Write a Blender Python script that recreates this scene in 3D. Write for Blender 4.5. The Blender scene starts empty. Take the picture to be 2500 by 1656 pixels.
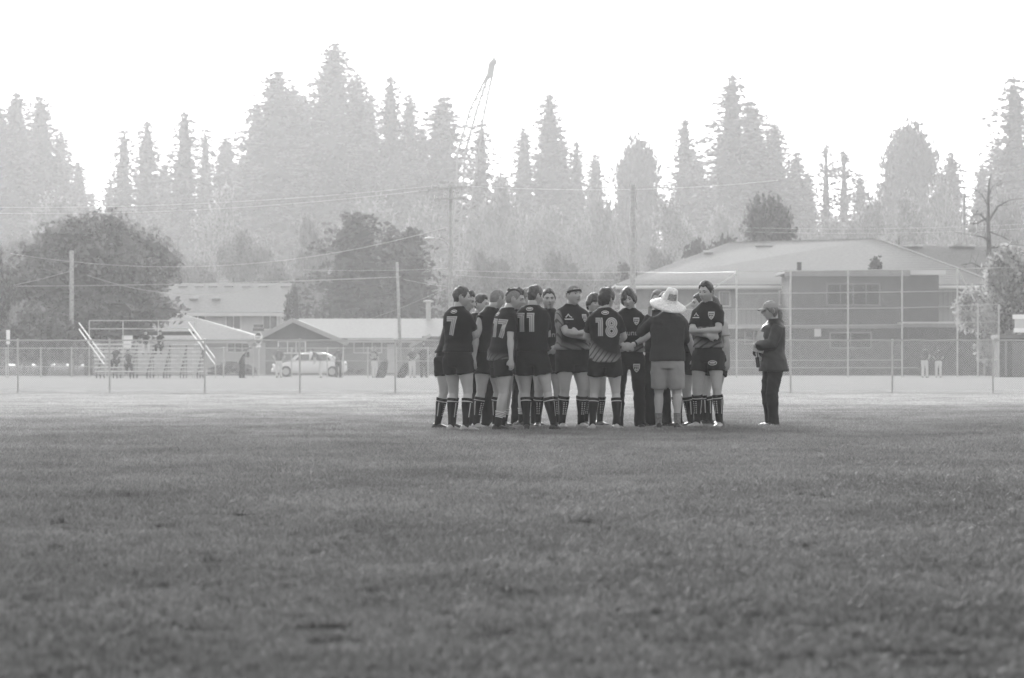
import bpy, bmesh, math, random
import numpy as np
from mathutils import Vector, Matrix, noise
from mathutils.bvhtree import BVHTree

sc = bpy.context.scene
R = math.radians
random.seed(11)
rng = np.random.default_rng(7)

# ------------------------------------------------------------------ camera
CAM_H = 0.87
FPX = 10000.0            # focal length in photograph pixels (2500 wide)
cam_d = bpy.data.cameras.new('camera')
cam = bpy.data.objects.new('camera', cam_d)
sc.collection.objects.link(cam)
cam.location = (0, 0, CAM_H)
cam.rotation_euler = (R(90), 0, 0)
cam_d.sensor_width = 36.0
cam_d.lens = 36.0 * FPX / 2500.0
cam_d.shift_y = 56.0 / 2500.0
cam_d.clip_start = 0.5
cam_d.clip_end = 6000
cam_d.dof.use_dof = True
cam_d.dof.focus_distance = 52.0
cam_d.dof.aperture_fstop = 6.3
sc.camera = cam

# ------------------------------------------------------------------ sky, sun, exposure
SUN_EL, SUN_AZ = 16, -7.0      # degrees; azimuth from +Y towards +X
world = bpy.data.worlds.new('World')
sc.world = world
world.use_nodes = True
wn, wl = world.node_tree.nodes, world.node_tree.links
wn.clear()
w_out = wn.new('ShaderNodeOutputWorld')
w_bg = wn.new('ShaderNodeBackground')
w_sky = wn.new('ShaderNodeTexSky')
w_sky.sky_type = 'NISHITA'
w_sky.sun_disc = False
w_sky.sun_elevation = R(SUN_EL)
w_sky.sun_rotation = R(SUN_AZ)
w_sky.air_density = 1.0
w_sky.dust_density = 6.0
w_sky.ozone_density = 1.0
w_bw = wn.new('ShaderNodeRGBToBW')
wl.new(w_sky.outputs[0], w_bw.inputs[0])
# thin overcast: the glow round the sun is spread out, so no part of the sky is brighter than this
w_cl = wn.new('ShaderNodeMath'); w_cl.operation = 'MINIMUM'; w_cl.inputs[1].default_value = 3.6
wl.new(w_bw.outputs[0], w_cl.inputs[0]); wl.new(w_cl.outputs[0], w_bg.inputs[0])
w_bg.inputs[1].default_value = 0.15
wl.new(w_bg.outputs[0], w_out.inputs[0])

sun_d = bpy.data.lights.new('sun', 'SUN')
sun = bpy.data.objects.new('sun', sun_d)
sc.collection.objects.link(sun)
sun_d.energy = 1.5
sun_d.angle = R(20)
sun_d.color = (1, 1, 1)
_s = Vector((math.sin(R(SUN_AZ)) * math.cos(R(SUN_EL)), math.cos(R(SUN_AZ)) * math.cos(R(SUN_EL)), math.sin(R(SUN_EL))))
sun.rotation_euler = _s.to_track_quat('Z', 'Y').to_euler()
sun.location = (-30, 60, 60)

sc.view_settings.view_transform = 'Standard'
sc.view_settings.look = 'None'
sc.view_settings.gamma = 1.0
sc.view_settings.use_curve_mapping = False
sc.view_settings.exposure = 2.12
sc.render.engine = 'CYCLES'
sc.cycles.max_bounces = 6
sc.cycles.diffuse_bounces = 3
sc.cycles.glossy_bounces = 2
sc.cycles.transmission_bounces = 3
sc.cycles.volume_bounces = 1
sc.cycles.transparent_max_bounces = 8
sc.cycles.use_denoising = True
sc.cycles.sample_clamp_indirect = 6.0

HAZE_DENSITY = 0.0002

# ------------------------------------------------------------------ helpers
def P(px, py, D):
    """photograph pixel at distance D -> world point"""
    return Vector(((px - 1250.0) / FPX * D, D, CAM_H - (py - 884.0) / FPX * D))

def X(px, D):
    return (px - 1250.0) / FPX * D

def Z(py, D):
    return CAM_H - (py - 884.0) / FPX * D

def link(o, parent=None):
    sc.collection.objects.link(o)
    if parent is not None:
        o.parent = parent
    return o

def tag(o, label=None, cat=None, group=None, kind=None):
    if label: o['label'] = label
    if cat: o['category'] = cat
    if group: o['group'] = group
    if kind: o['kind'] = kind
    return o

def empty(name, loc=(0, 0, 0), rz=0.0):
    o = bpy.data.objects.new(name, None)
    o.empty_display_size = 0.2
    link(o)
    o.location = loc
    o.rotation_euler = (0, 0, rz)
    return o

class MB:
    def __init__(self):
        self.v, self.f, self.m = [], [], []
    def add(self, vs, fs, mi=0):
        b = len(self.v)
        self.v.extend([tuple(v) for v in vs])
        self.f.extend([tuple(i + b for i in f) for f in fs])
        self.m.extend([mi] * len(fs))
    def box(self, x0, x1, y0, y1, z0, z1, mi=0):
        vs = [(x0, y0, z0), (x1, y0, z0), (x1, y1, z0), (x0, y1, z0), (x0, y0, z1), (x1, y0, z1), (x1, y1, z1), (x0, y1, z1)]
        self.add(vs, [(0, 3, 2, 1), (4, 5, 6, 7), (0, 1, 5, 4), (1, 2, 6, 5), (2, 3, 7, 6), (3, 0, 4, 7)], mi)
        return self
    def bar(self, p, q, w, h, mi=0, up=(0, 0, 1)):
        p, q = Vector(p), Vector(q)
        d = (q - p).normalized()
        u = Vector(up)
        s = d.cross(u)
        if s.length < 1e-4: s = d.cross(Vector((0, 1, 0)))
        s.normalize(); u = s.cross(d).normalized()
        vs = []
        for c in (p, q):
            for a, b in ((-1, -1), (1, -1), (1, 1), (-1, 1)):
                vs.append(c + s * (a * w / 2) + u * (b * h / 2))
        self.add(vs, [(0, 1, 2, 3), (7, 6, 5, 4), (0, 4, 5, 1), (1, 5, 6, 2), (2, 6, 7, 3), (3, 7, 4, 0)], mi)
        return self
    def tube(self, pts, rad, n=8, mi=0, caps=True):
        pts = [Vector(p) for p in pts]
        if not hasattr(rad, '__len__'): rad = [rad] * len(pts)
        ref = None
        rings = []
        for i, p in enumerate(pts):
            d = (pts[min(i + 1, len(pts) - 1)] - pts[max(i - 1, 0)]).normalized()
            if ref is None:
                ref = Vector((0, 0, 1)) if abs(d.z) < 0.9 else Vector((0, 1, 0))
            s = d.cross(ref)
            if s.length < 1e-5: s = d.orthogonal()
            s.normalize(); u = s.cross(d).normalized(); ref = u
            rings.append([p + (s * math.cos(2 * math.pi * k / n) + u * math.sin(2 * math.pi * k / n)) * rad[i] for k in range(n)])
        self.loft(rings, mi, caps)
        return self
    def loft(self, rings, mi=0, caps=True):
        n = len(rings[0])
        vs = [v for r in rings for v in r]
        fs = []
        for i in range(len(rings) - 1):
            for k in range(n):
                a, b = i * n + k, i * n + (k + 1) % n
                fs.append((a, b, b + n, a + n))
        if caps:
            fs.append(tuple(range(n - 1, -1, -1)))
            fs.append(tuple((len(rings) - 1) * n + k for k in range(n)))
        self.add(vs, fs, mi)
        return self
    def ell(self, c, r, nu=12, nv=8, mi=0, rot=None):
        c = Vector(c)
        rings = []
        for j in range(1, nv):
            t = math.pi * j / nv
            ring = []
            for i in range(nu):
                p = 2 * math.pi * i / nu
                q = Vector((r[0] * math.sin(t) * math.cos(p), r[1] * math.sin(t) * math.sin(p), -r[2] * math.cos(t)))
                if rot is not None: q = rot @ q
                ring.append(c + q)
            rings.append(ring)
        vs = [v for rr in rings for v in rr]
        top = Vector((0, 0, r[2])); bot = Vector((0, 0, -r[2]))
        if rot is not None: top = rot @ top; bot = rot @ bot
        fs = []
        for i in range(len(rings) - 1):
            for k in range(nu):
                a, b = i * nu + k, i * nu + (k + 1) % nu
                fs.append((a, b, b + nu, a + nu))
        ib, it = len(vs), len(vs) + 1
        vs += [c + bot, c + top]
        L = (len(rings) - 1) * nu
        for k in range(nu):
            fs.append((ib, (k + 1) % nu, k))
            fs.append((it, L + k, L + (k + 1) % nu))
        self.add(vs, fs, mi)
        return self
    def mesh(self, name, mats):
        me = bpy.data.meshes.new(name)
        me.from_pydata(self.v, [], self.f)
        if not isinstance(mats, (list, tuple)): mats = [mats]
        for m in mats: me.materials.append(m)
        if len(mats) > 1:
            me.polygons.foreach_set('material_index', self.m)
        me.update()
        return me
    def build(self, name, mats, parent=None, smooth=False):
        me = self.mesh(name, mats)
        o = bpy.data.objects.new(name, me)
        link(o, parent)
        if smooth: smooth_me(me)
        return o

def smooth_me(me, on=True):
    me.polygons.foreach_set('use_smooth', [on] * len(me.polygons))

def obj_from(name, me, parent=None):
    return link(bpy.data.objects.new(name, me), parent)

# ------------------------------------------------------------------ materials (monochrome place: every colour is a grey)
def mat(name, v, rough=0.8, noise_s=None, noise_a=0.25, spec=0.3, bump=0.0, bump_s=None, metallic=0.0, trans=0.0, coord='Object'):
    m = bpy.data.materials.new(name)
    m.use_nodes = True
    nt = m.node_tree
    b = nt.nodes['Principled BSDF']
    b.inputs['Base Color'].default_value = (v, v, v, 1)
    b.inputs['Roughness'].default_value = rough
    b.inputs['Specular IOR Level'].default_value = spec
    b.inputs['Metallic'].default_value = metallic
    tc = nt.nodes.new('ShaderNodeTexCoord')
    if noise_s:
        n = nt.nodes.new('ShaderNodeTexNoise')
        n.inputs['Scale'].default_value = noise_s
        n.inputs['Detail'].default_value = 4
        nt.links.new(tc.outputs[coord], n.inputs['Vector'])
        mr = nt.nodes.new('ShaderNodeMapRange')
        mr.inputs[1].default_value = 0.3; mr.inputs[2].default_value = 0.7
        mr.inputs[3].default_value = v * (1 - noise_a); mr.inputs[4].default_value = v * (1 + noise_a)
        nt.links.new(n.outputs[0], mr.inputs[0])
        nt.links.new(mr.outputs[0], b.inputs['Base Color'])
    if bump:
        n2 = nt.nodes.new('ShaderNodeTexNoise')
        n2.inputs['Scale'].default_value = bump_s or 20
        n2.inputs['Detail'].default_value = 3
        nt.links.new(tc.outputs[coord], n2.inputs['Vector'])
        bp = nt.nodes.new('ShaderNodeBump')
        bp.inputs['Strength'].default_value = 1.0
        bp.inputs['Distance'].default_value = bump
        nt.links.new(n2.outputs[0], bp.inputs['Height'])
        nt.links.new(bp.outputs[0], b.inputs['Normal'])
    if trans:
        tr = nt.nodes.new('ShaderNodeBsdfTranslucent')
        tr.inputs[0].default_value = (v * 1.3,) * 3 + (1,)
        mx = nt.nodes.new('ShaderNodeMixShader')
        mx.inputs[0].default_value = trans
        nt.links.new(b.outputs[0], mx.inputs[1]); nt.links.new(tr.outputs[0], mx.inputs[2])
        nt.links.new(mx.outputs[0], nt.nodes['Material Output'].inputs[0])
    return m

M = {}
# ------------------------------------------------------------------ ground
def field_mat(name, base, lo, hi):
    m = bpy.data.materials.new(name); m.use_nodes = True
    nt = m.node_tree; b = nt.nodes['Principled BSDF']
    b.inputs['Roughness'].default_value = 0.9
    b.inputs['Specular IOR Level'].default_value = 0.0
    g = nt.nodes.new('ShaderNodeNewGeometry')
    mp = nt.nodes.new('ShaderNodeMapping')
    mp.inputs['Scale'].default_value = (1, 0.35, 1)
    nt.links.new(g.outputs['Position'], mp.inputs['Vector'])
    n = nt.nodes.new('ShaderNodeTexNoise'); n.inputs['Scale'].default_value = 0.9; n.inputs['Detail'].default_value = 8
    n.inputs['Roughness'].default_value = 0.75
    nt.links.new(mp.outputs[0], n.inputs['Vector'])
    n2 = nt.nodes.new('ShaderNodeTexNoise'); n2.inputs['Scale'].default_value = 14; n2.inputs['Detail'].default_value = 3
    nt.links.new(mp.outputs[0], n2.inputs['Vector'])
    ad = nt.nodes.new('ShaderNodeMath'); ad.operation = 'ADD'
    nt.links.new(n.outputs[0], ad.inputs[0]); nt.links.new(n2.outputs[0], ad.inputs[1])
    mr = nt.nodes.new('ShaderNodeMapRange')
    mr.inputs[1].default_value = 0.7; mr.inputs[2].default_value = 1.3
    mr.inputs[3].default_value = lo; mr.inputs[4].default_value = hi
    nt.links.new(ad.outputs[0], mr.inputs[0]); nt.links.new(mr.outputs[0], b.inputs['Base Color'])
    bp = nt.nodes.new('ShaderNodeBump'); bp.inputs['Distance'].default_value = 0.05; bp.inputs['Strength'].default_value = 0.6
    nt.links.new(n2.outputs[0], bp.inputs['Height']); nt.links.new(bp.outputs[0], b.inputs['Normal'])
    return m

M['turf_soil'] = field_mat('turf_soil', 0.05, 0.035, 0.08)
M['dry_field'] = field_mat('dry_field', 0.3, 0.26, 0.40)
M['asphalt'] = mat('asphalt', 0.12, 0.9, noise_s=3, noise_a=0.2)

def sheet(name, pts, z, m, kind='structure'):
    mb = MB(); mb.add([(x, y, z) for x, y in pts], [tuple(range(len(pts)))])
    return tag(mb.build(name, m), kind=kind)

def grid_sheet(name, x0, x1, y0, y1, z, m, n=12):
    vs, fs = [], []
    for j in range(n + 1):
        for i in range(n + 1):
            vs.append((x0 + (x1 - x0) * i / n, y0 + (y1 - y0) * j / n, z))
    for j in range(n):
        for i in range(n):
            a = j * (n + 1) + i
            fs.append((a, a + 1, a + n + 2, a + n + 1))
    mb = MB(); mb.add(vs, fs)
    return tag(mb.build(name, m), kind='structure')

grid_sheet('ground', -500, 500, -60, 1100, 0.0, M['turf_soil'], 20)
# paler, dry outfield beyond the edge of the rugby pitch (the edge runs slightly askew)
EDGE = [(-60, 90), (-11, 89.0), (-4, 85.5), (4, 82.5), (12, 80.5), (60, 78)]
def edge_y(x):
    for (xa, ya), (xb, yb) in zip(EDGE, EDGE[1:]):
        if x <= xb: return ya + (yb - ya) * (x - xa) / (xb - xa)
    return 78
sheet('baseball_outfield', EDGE + [(60, 252), (-60, 252)], 0.006, M['dry_field'])
sheet('road', [(-150, 256), (150, 256), (150, 263), (-150, 263)], 0.008, M['asphalt'])

# ------------------------------------------------------------------ grass (one object; blades instanced in patches)
gm = bpy.data.materials.new('grass_blades'); gm.use_nodes = True
nt = gm.node_tree; b = nt.nodes['Principled BSDF']
b.inputs['Roughness'].default_value = 0.5
b.inputs['Specular IOR Level'].default_value = 0.2
g = nt.nodes.new('ShaderNodeNewGeometry')
rp = nt.nodes.new('ShaderNodeMapRange'); rp.inputs[3].default_value = 0.55; rp.inputs[4].default_value = 1.45
nt.links.new(g.outputs['Random Per Island'], rp.inputs[0])
n = nt.nodes.new('ShaderNodeTexNoise'); n.inputs['Scale'].default_value = 0.55; n.inputs['Detail'].default_value = 6; n.inputs['Roughness'].default_value = 0.7
mp = nt.nodes.new('ShaderNodeMapping'); mp.inputs['Scale'].default_value = (1, 0.5, 0.1)
nt.links.new(g.outputs['Position'], mp.inputs['Vector']); nt.links.new(mp.outputs[0], n.inputs['Vector'])
mr = nt.nodes.new('ShaderNodeMapRange')
mr.inputs[1].default_value = 0.32; mr.inputs[2].default_value = 0.68; mr.inputs[3].default_value = 0.105; mr.inputs[4].default_value = 0.185
nt.links.new(n.outputs[0], mr.inputs[0])
# the turf colour pales towards the far edge of the pitch, more so on the left
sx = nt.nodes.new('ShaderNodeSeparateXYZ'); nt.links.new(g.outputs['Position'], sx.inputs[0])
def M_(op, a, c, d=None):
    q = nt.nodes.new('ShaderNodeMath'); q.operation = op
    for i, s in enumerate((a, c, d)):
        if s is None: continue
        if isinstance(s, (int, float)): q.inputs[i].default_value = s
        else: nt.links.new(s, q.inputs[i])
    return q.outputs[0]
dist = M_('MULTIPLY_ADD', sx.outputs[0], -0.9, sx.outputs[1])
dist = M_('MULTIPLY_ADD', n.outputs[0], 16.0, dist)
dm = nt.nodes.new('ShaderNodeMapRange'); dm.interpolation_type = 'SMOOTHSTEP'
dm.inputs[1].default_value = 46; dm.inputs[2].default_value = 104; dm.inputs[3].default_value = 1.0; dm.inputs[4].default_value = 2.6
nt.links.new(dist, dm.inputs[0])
dn = nt.nodes.new('ShaderNodeMapRange')          # vignette-like darkening painted into the blade colour nearest the camera
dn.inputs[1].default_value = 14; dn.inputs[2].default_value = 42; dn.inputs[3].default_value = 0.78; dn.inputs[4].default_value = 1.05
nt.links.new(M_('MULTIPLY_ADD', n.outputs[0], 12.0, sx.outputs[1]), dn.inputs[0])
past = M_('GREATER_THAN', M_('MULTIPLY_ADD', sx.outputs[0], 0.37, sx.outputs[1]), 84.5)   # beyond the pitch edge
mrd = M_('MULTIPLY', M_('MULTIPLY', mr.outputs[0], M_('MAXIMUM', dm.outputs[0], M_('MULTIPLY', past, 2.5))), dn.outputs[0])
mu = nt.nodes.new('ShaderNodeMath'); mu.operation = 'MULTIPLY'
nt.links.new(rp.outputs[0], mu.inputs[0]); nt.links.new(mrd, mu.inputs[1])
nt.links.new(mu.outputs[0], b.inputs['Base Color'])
tr = nt.nodes.new('ShaderNodeBsdfTranslucent'); nt.links.new(mu.outputs[0], tr.inputs[0])
mx = nt.nodes.new('ShaderNodeMixShader'); mx.inputs[0].default_value = 0.5
nt.links.new(b.outputs[0], mx.inputs[1]); nt.links.new(tr.outputs[0], mx.inputs[2])
nt.links.new(mx.outputs[0], nt.nodes['Material Output'].inputs[0])

PATCH = 0.6
def grass_patch(seed, nbl=1800):
    r = np.random.default_rng(seed)
    half = PATCH * 0.56
    # tufts: blades cluster round tuft centres
    nt_ = 110
    tc = r.uniform(-half, half, (nt_, 2)); th = r.uniform(0.55, 1.25, nt_); tl = r.normal(0, 0.35, (nt_, 2))
    th[r.random(nt_) < 0.06] *= 1.5
    vs, fs = [], []
    for _ in range(nbl):
        k = r.integers(nt_)
        x, y = tc[k] + r.normal(0, 0.022, 2)
        h = 0.030 * th[k] * r.uniform(0.6, 1.3)
        w = r.uniform(0.002, 0.0036)
        a = r.uniform(0, math.pi)
        dx, dy = math.cos(a) * w, math.sin(a) * w
        lx, ly = (tl[k] + r.normal(0, 0.45, 2)) * h
        base = len(vs)
        vs += [(x - dx, y - dy, 0), (x + dx, y + dy, 0),
               (x + lx * .35 + dx * .8, y + ly * .35 + dy * .8, h * .6), (x + lx * .35 - dx * .8, y + ly * .35 - dy * .8, h * .6),
               (x + lx, y + ly, h)]
        fs += [(base, base + 1, base + 2, base + 3), (base + 3, base + 2, base + 4)]
    mb = MB(); mb.add(vs, fs)
    return mb.mesh('grass_patch', gm)

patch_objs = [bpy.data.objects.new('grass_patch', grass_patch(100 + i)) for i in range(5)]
pts, rots, scs, idxs = [], [], [], []
y = 8.5
r_ = np.random.default_rng(5)
while y < 124:
    hw = 0.135 * y + 2.5
    x = -hw
    while x < hw:
        px_, py_ = x + r_.uniform(-.1, .1), y + r_.uniform(-.1, .1)
        if True:
            pts.append((px_, py_, 0)); rots.append(r_.uniform(0, 6.28))
            s = 0.95 + 0.45 * noise.noise(Vector((px_ * .8, py_ * .45, 3))) + r_.uniform(-.1, .1)
            scs.append(s); idxs.append(int(r_.integers(5)))
        x += PATCH * .93
    y += PATCH * .93
me = bpy.data.meshes.new('grass'); me.from_pydata(pts, [], [])
for nm, tp, arr in (('rot', 'FLOAT', rots), ('scl', 'FLOAT', scs), ('idx', 'INT', idxs)):
    at = me.attributes.new(nm, tp, 'POINT'); at.data.foreach_set('value', arr)
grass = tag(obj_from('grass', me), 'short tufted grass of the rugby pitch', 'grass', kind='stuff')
ng = bpy.data.node_groups.new('grass_scatter', 'GeometryNodeTree')
ng.interface.new_socket('Geometry', in_out='INPUT', socket_type='NodeSocketGeometry')
ng.interface.new_socket('Geometry', in_out='OUTPUT', socket_type='NodeSocketGeometry')
N = ng.nodes; L = ng.links
gi, go = N.new('NodeGroupInput'), N.new('NodeGroupOutput')
jn = N.new('GeometryNodeJoinGeometry')
for po in reversed(patch_objs):
    oi = N.new('GeometryNodeObjectInfo'); oi.inputs['Object'].default_value = po
    oi.inputs['As Instance'].default_value = True
    L.new(oi.outputs['Geometry'], jn.inputs[0])
ip = N.new('GeometryNodeInstanceOnPoints'); ip.inputs['Pick Instance'].default_value = True
L.new(gi.outputs[0], ip.inputs['Points']); L.new(jn.outputs[0], ip.inputs['Instance'])
def na(nm, tp):
    a = N.new('GeometryNodeInputNamedAttribute'); a.data_type = tp; a.inputs['Name'].default_value = nm
    return a.outputs['Attribute']
L.new(na('idx', 'INT'), ip.inputs['Instance Index'])
cx = N.new('ShaderNodeCombineXYZ'); L.new(na('rot', 'FLOAT'), cx.inputs[2])
er = N.new('FunctionNodeEulerToRotation'); L.new(cx.outputs[0], er.inputs[0]); L.new(er.outputs[0], ip.inputs['Rotation'])
L.new(na('scl', 'FLOAT'), ip.inputs['Scale'])
L.new(ip.outputs[0], go.inputs[0])
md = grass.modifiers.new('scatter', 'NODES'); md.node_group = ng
# ------------------------------------------------------------------ fences
M['galv'] = mat('galvanised_steel', 0.42, 0.45, spec=0.5, noise_s=6, noise_a=0.15)
M['galv_light'] = mat('bright_steel', 0.42, 0.4, spec=0.5)
M['wire'] = mat('fence_wire', 0.55, 0.5, spec=0.5)
M['wood_pole'] = mat('weathered_pole_wood', 0.32, 0.9, noise_s=8, noise_a=0.3)
M['white_paint'] = mat('white_paint', 0.8, 0.4, spec=0.5)
M['board_dark'] = mat('dark_board', 0.06, 0.7, noise_s=4)

def chain_mesh(x0, x1, z0, z1, r=0.0024, step=0.06, both=True, f=None):
    """wires of a chain-link sheet: diagonal strands in both directions, clipped to the rectangle"""
    mb = MB(); H = z1 - z0
    for sgn in ((1, -1) if both else (1,)):
        x = x0 - H
        while x < x1 + H:
            a, b = (x, z0), (x + sgn * H, z1)
            # clip in x
            def at(t): return (a[0] + (b[0] - a[0]) * t, a[1] + (b[1] - a[1]) * t)
            t0, t1 = 0.0, 1.0
            if b[0] != a[0]:
                ta, tb = (x0 - a[0]) / (b[0] - a[0]), (x1 - a[0]) / (b[0] - a[0])
                if ta > tb: ta, tb = tb, ta
                t0, t1 = max(t0, ta), min(t1, tb)
            if t1 - t0 > 0.02:
                p, q = at(t0), at(t1)
                y = 0.003 * sgn
                s = r * 1.0
                vs = [(p[0] - s, y, p[1]), (p[0] + s, y, p[1]), (p[0], y + r * 1.6, p[1]),
                      (q[0] - s, y, q[1]), (q[0] + s, y, q[1]), (q[0], y + r * 1.6, q[1])]
                mb.add(vs, [(0, 1, 4, 3), (1, 2, 5, 4), (2, 0, 3, 5)])
            x += step
    return mb

def post_mesh(h, r=0.03, cap=True):
    mb = MB(); mb.tube([(0, 0, 0), (0, 0, h)], r, 8)
    if cap: mb.ell((0, 0, h + r * .5), (r * 1.35, r * 1.35, r * 1.2), 8, 5)
    return mb

# near outfield fence
D = 110.0
t = tag(empty('chain_link_fence', (0, D, 0)), 'long low chain link fence running across the field just behind the huddle', 'fence')
FX = [-190, 44, 268, 500, 732, 965, 1205, 1445, 1690, 1930, 2178, 2424, 2665]
FH = 1.45
pm = post_mesh(FH, 0.026).mesh('post', M['galv'])
for px in FX:
    p = obj_from('post', pm, t); p.location = (X(px, D), -0.045, 0)
xs0, xs1 = X(FX[0], D), X(FX[-1], D)
mb = MB()
for a, b in zip(FX, FX[1:]):
    n = 8
    mb.tube([(X(a, D) + (X(b, D) - X(a, D)) * i / n, 0, FH + 0.006 * math.sin(i * 2.1 + a)) for i in range(n + 1)], 0.024, 6)
mb.build('top_rail', M['galv_light'], t)
MB().tube([(xs0, 0, 0.05), (xs1, 0, 0.05)], 0.006, 4).build('tension_wire', M['wire'], t)
tag(chain_mesh(xs0, xs1, 0.03, FH - .01, 0.0038, 0.062).build('chain_link_mesh', M['wire'], t), kind='stuff')

# far baseball fence, left part
D = 222.0
t = tag(empty('baseball_fence', (0, D, 0)), 'distant chain link fence of the baseball field behind the players warming up', 'fence')
BF = [-60, 15, 100, 175, 288, 399, 470, 546, 618, 712, 799, 838, 898, 968, 1045, 1120, 1200]
h = 1.62
pm = post_mesh(h, 0.035).mesh('post', M['galv'])
for px in BF:
    p = obj_from('post', pm, t); p.location = (X(px, D), -0.05, 0)
MB().tube([(X(BF[0], D), 0, h), (X(BF[-1], D), 0, h)], 0.028, 6).build('top_rail', M['galv_light'], t)
MB().tube([(X(BF[0], D), 0, 0.62), (X(399, D), 0, 0.62)], 0.02, 6).build('middle_rail', M['galv_light'], t)
MB().tube([(X(470, D), 0, 0.92), (X(1200, D), 0, 0.92)], 0.02, 6).build('middle_rail', M['galv_light'], t)
tag(chain_mesh(X(BF[0], D), X(BF[-1], D), 0.03, h, 0.0032, 0.11).build('chain_link_mesh', M['wire'], t), kind='stuff')

# tall backstop, right
D = 225.0
t = tag(empty('baseball_backstop', (0, D, 0)), 'tall chain link backstop with braced poles in front of the long roofed house', 'backstop')
BP = [(1798, 660), (1930, 662), (2070, 661), (2202, 661), (2337, 655)]
for px, y in BP:
    MB().tube([(0, 0, 0), (0, 0, Z(y, D))], 0.045, 8).build('pole', M['galv'], t).location = (X(px, D), -0.07, 0)
for px in (2387, 2438):
    MB().tube([(0, 0, 0), (0, 0, Z(743, D))], 0.045, 8).build('pole', M['galv'], t).location = (X(px, D), -0.07, 0)
def rail(px0, y0, px1, y1, r=0.023, m='galv_light', yy=0.0):
    MB().tube([(X(px0, D), yy, Z(y0, D)), (X(px1, D), yy, Z(y1, D))], r, 6).build('rail', M[m], t)
for px0, y0, px1, y1 in ((1798, 664, 2337, 656), (2337, 656, 2485, 653), (1798, 717, 1935, 716), (1935, 716, 2337, 711), (1600, 756, 1798, 755),
                         (1798, 755, 2202, 752), (2202, 752, 2337, 748), (2337, 747, 2438, 743), (1640, 799, 1798, 797), (1798, 796, 2202, 793),
                         (2337, 788, 2438, 786), (1660, 881, 2202, 879), (1660, 898, 2240, 898), (2390, 878, 2438, 878), (1700, 697, 1798, 692)):
    rail(px0, y0, px1, y1)
rail(1798, 668, 1640, 770, 0.04, 'galv_light', -0.07)
rail(2340, 660, 2380, 735, 0.04, 'galv_light', 0.07)
tag(chain_mesh(X(1798, D), X(2337, D), 0.03, Z(661, D), 0.0034, 0.11).build('chain_link_mesh', M['wire'], t), kind='stuff')
tag(chain_mesh(X(2337, D), X(2438, D), 0.03, Z(743, D), 0.0034, 0.11).build('chain_link_mesh', M['wire'], t), kind='stuff')
tag(chain_mesh(X(1500, D), X(1798, D), 0.03, Z(755, D), 0.0034, 0.11).build('chain_link_mesh', M['wire'], t), kind='stuff')

# bleacher
D = 214.0
t = tag(empty('bleacher', (X(360, D), D, 0)), 'metal bleacher with bench rows and bright slanted handrails behind the fence', 'bleacher')
cx = X(360, D)
def bx(px): return X(px, D) - cx
M['alu'] = mat('dull_aluminium', 0.6, 0.5, spec=0.5, noise_s=3, noise_a=0.15)
NR = 8
for i in range(NR):
    k = i / (NR - 1)
    z = 0.36 + 0.205 * i
    x0, x1 = bx(232 - 26 * k), bx(505 - 36 * k)
    yy = 0.58 * i
    MB().box(x0, x1, yy, yy + 0.27, z - .03, z + 0.05).build('seat_board', M['alu'], t)
    if i < NR - 1:
        MB().box(x0, x1, yy + 0.33, yy + 0.53, z - 0.13, z - 0.09).build('foot_board', M['alu'], t)
for k in range(7):
    px = 235 + 41 * k
    mb = MB()
    x = bx(px)
    mb.bar((x, 0.1, 0.25), (x, 4.2, 1.7), 0.04, 0.04)
    mb.bar((x, 0.2, 0), (x, 0.2, 0.4), 0.06, 0.06); mb.bar((x, 2.1, 0), (x, 2.1, 1.0), 0.06, 0.06); mb.bar((x, 4.1, 0), (x, 4.1, 1.75), 0.06, 0.06)
    mb.bar((x, 0.2, 0.05), (x, 2.1, 0.98), 0.04, 0.04); mb.bar((x, 2.1, 0.05), (x, 4.1, 1.7), 0.04, 0.04)
    mb.build('frame', M['board_dark'], t)
yb = 4.35
for y_ in (783, 803):
    z = Z(y_, D + yb)
    MB().tube([(bx(197), yb, z), (bx(462), yb, z)], 0.032, 6).build('guard_rail', M['galv_light'], t)
for px in (197, 281, 369, 460):
    MB().tube([(bx(px), yb, 0), (bx(px), yb, Z(783, D + yb))], 0.03, 6).build('rail_post', M['galv'], t)
MB().box(bx(215), bx(462), yb + .08, yb + .13, Z(819, D + yb), Z(809.5, D + yb)).build('back_board', M['board_dark'], t)
for (xa, ya, xb, yb_) in ((193, 789, 256, 875), (193, 804, 255, 890), (461, 788, 525, 875), (461, 804, 525, 890)):
    za, zb = Z(ya, D + 4.2), Z(yb_, D - .4)
    MB().tube([(X(xa, D + 4.2) - cx, 4.2, za), (X(xb, D - .4) - cx, -0.4, zb)], 0.034, 6).build('handrail', M['white_paint'], t)
for px in (257, 526):
    MB().tube([(X(px, D - .4) - cx, -0.4, 0), (X(px, D - .4) - cx, -0.4, Z(875, D - .4))], 0.03, 6).build('rail_post', M['galv'], t)
# white plastic panel hanging under the back board and a small sign
p = tag(MB().box(-.28, .28, -.03, .03, 0, .36).box(-.2, .2, -.031, .031, -.3, 0).build('panel', M['white_paint']), 'pale board standing behind the upper rows of the bleacher', 'board')
p.location = (X(311, D + 4.6), D + 4.6, Z(835, D + 4.6))
t = tag(empty('field_sign', (X(20, 218), 218, 0)), 'small narrow white sign on a post at the left edge', 'sign')
MB().tube([(0, 0, 0), (0, 0, Z(806, 218))], .03, 6).build('post', M['galv'], t)
MB().box(-.1, .1, -.05, -.02, Z(841, 218), Z(806, 218)).build('sign_panel', M['white_paint'], t)
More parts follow.
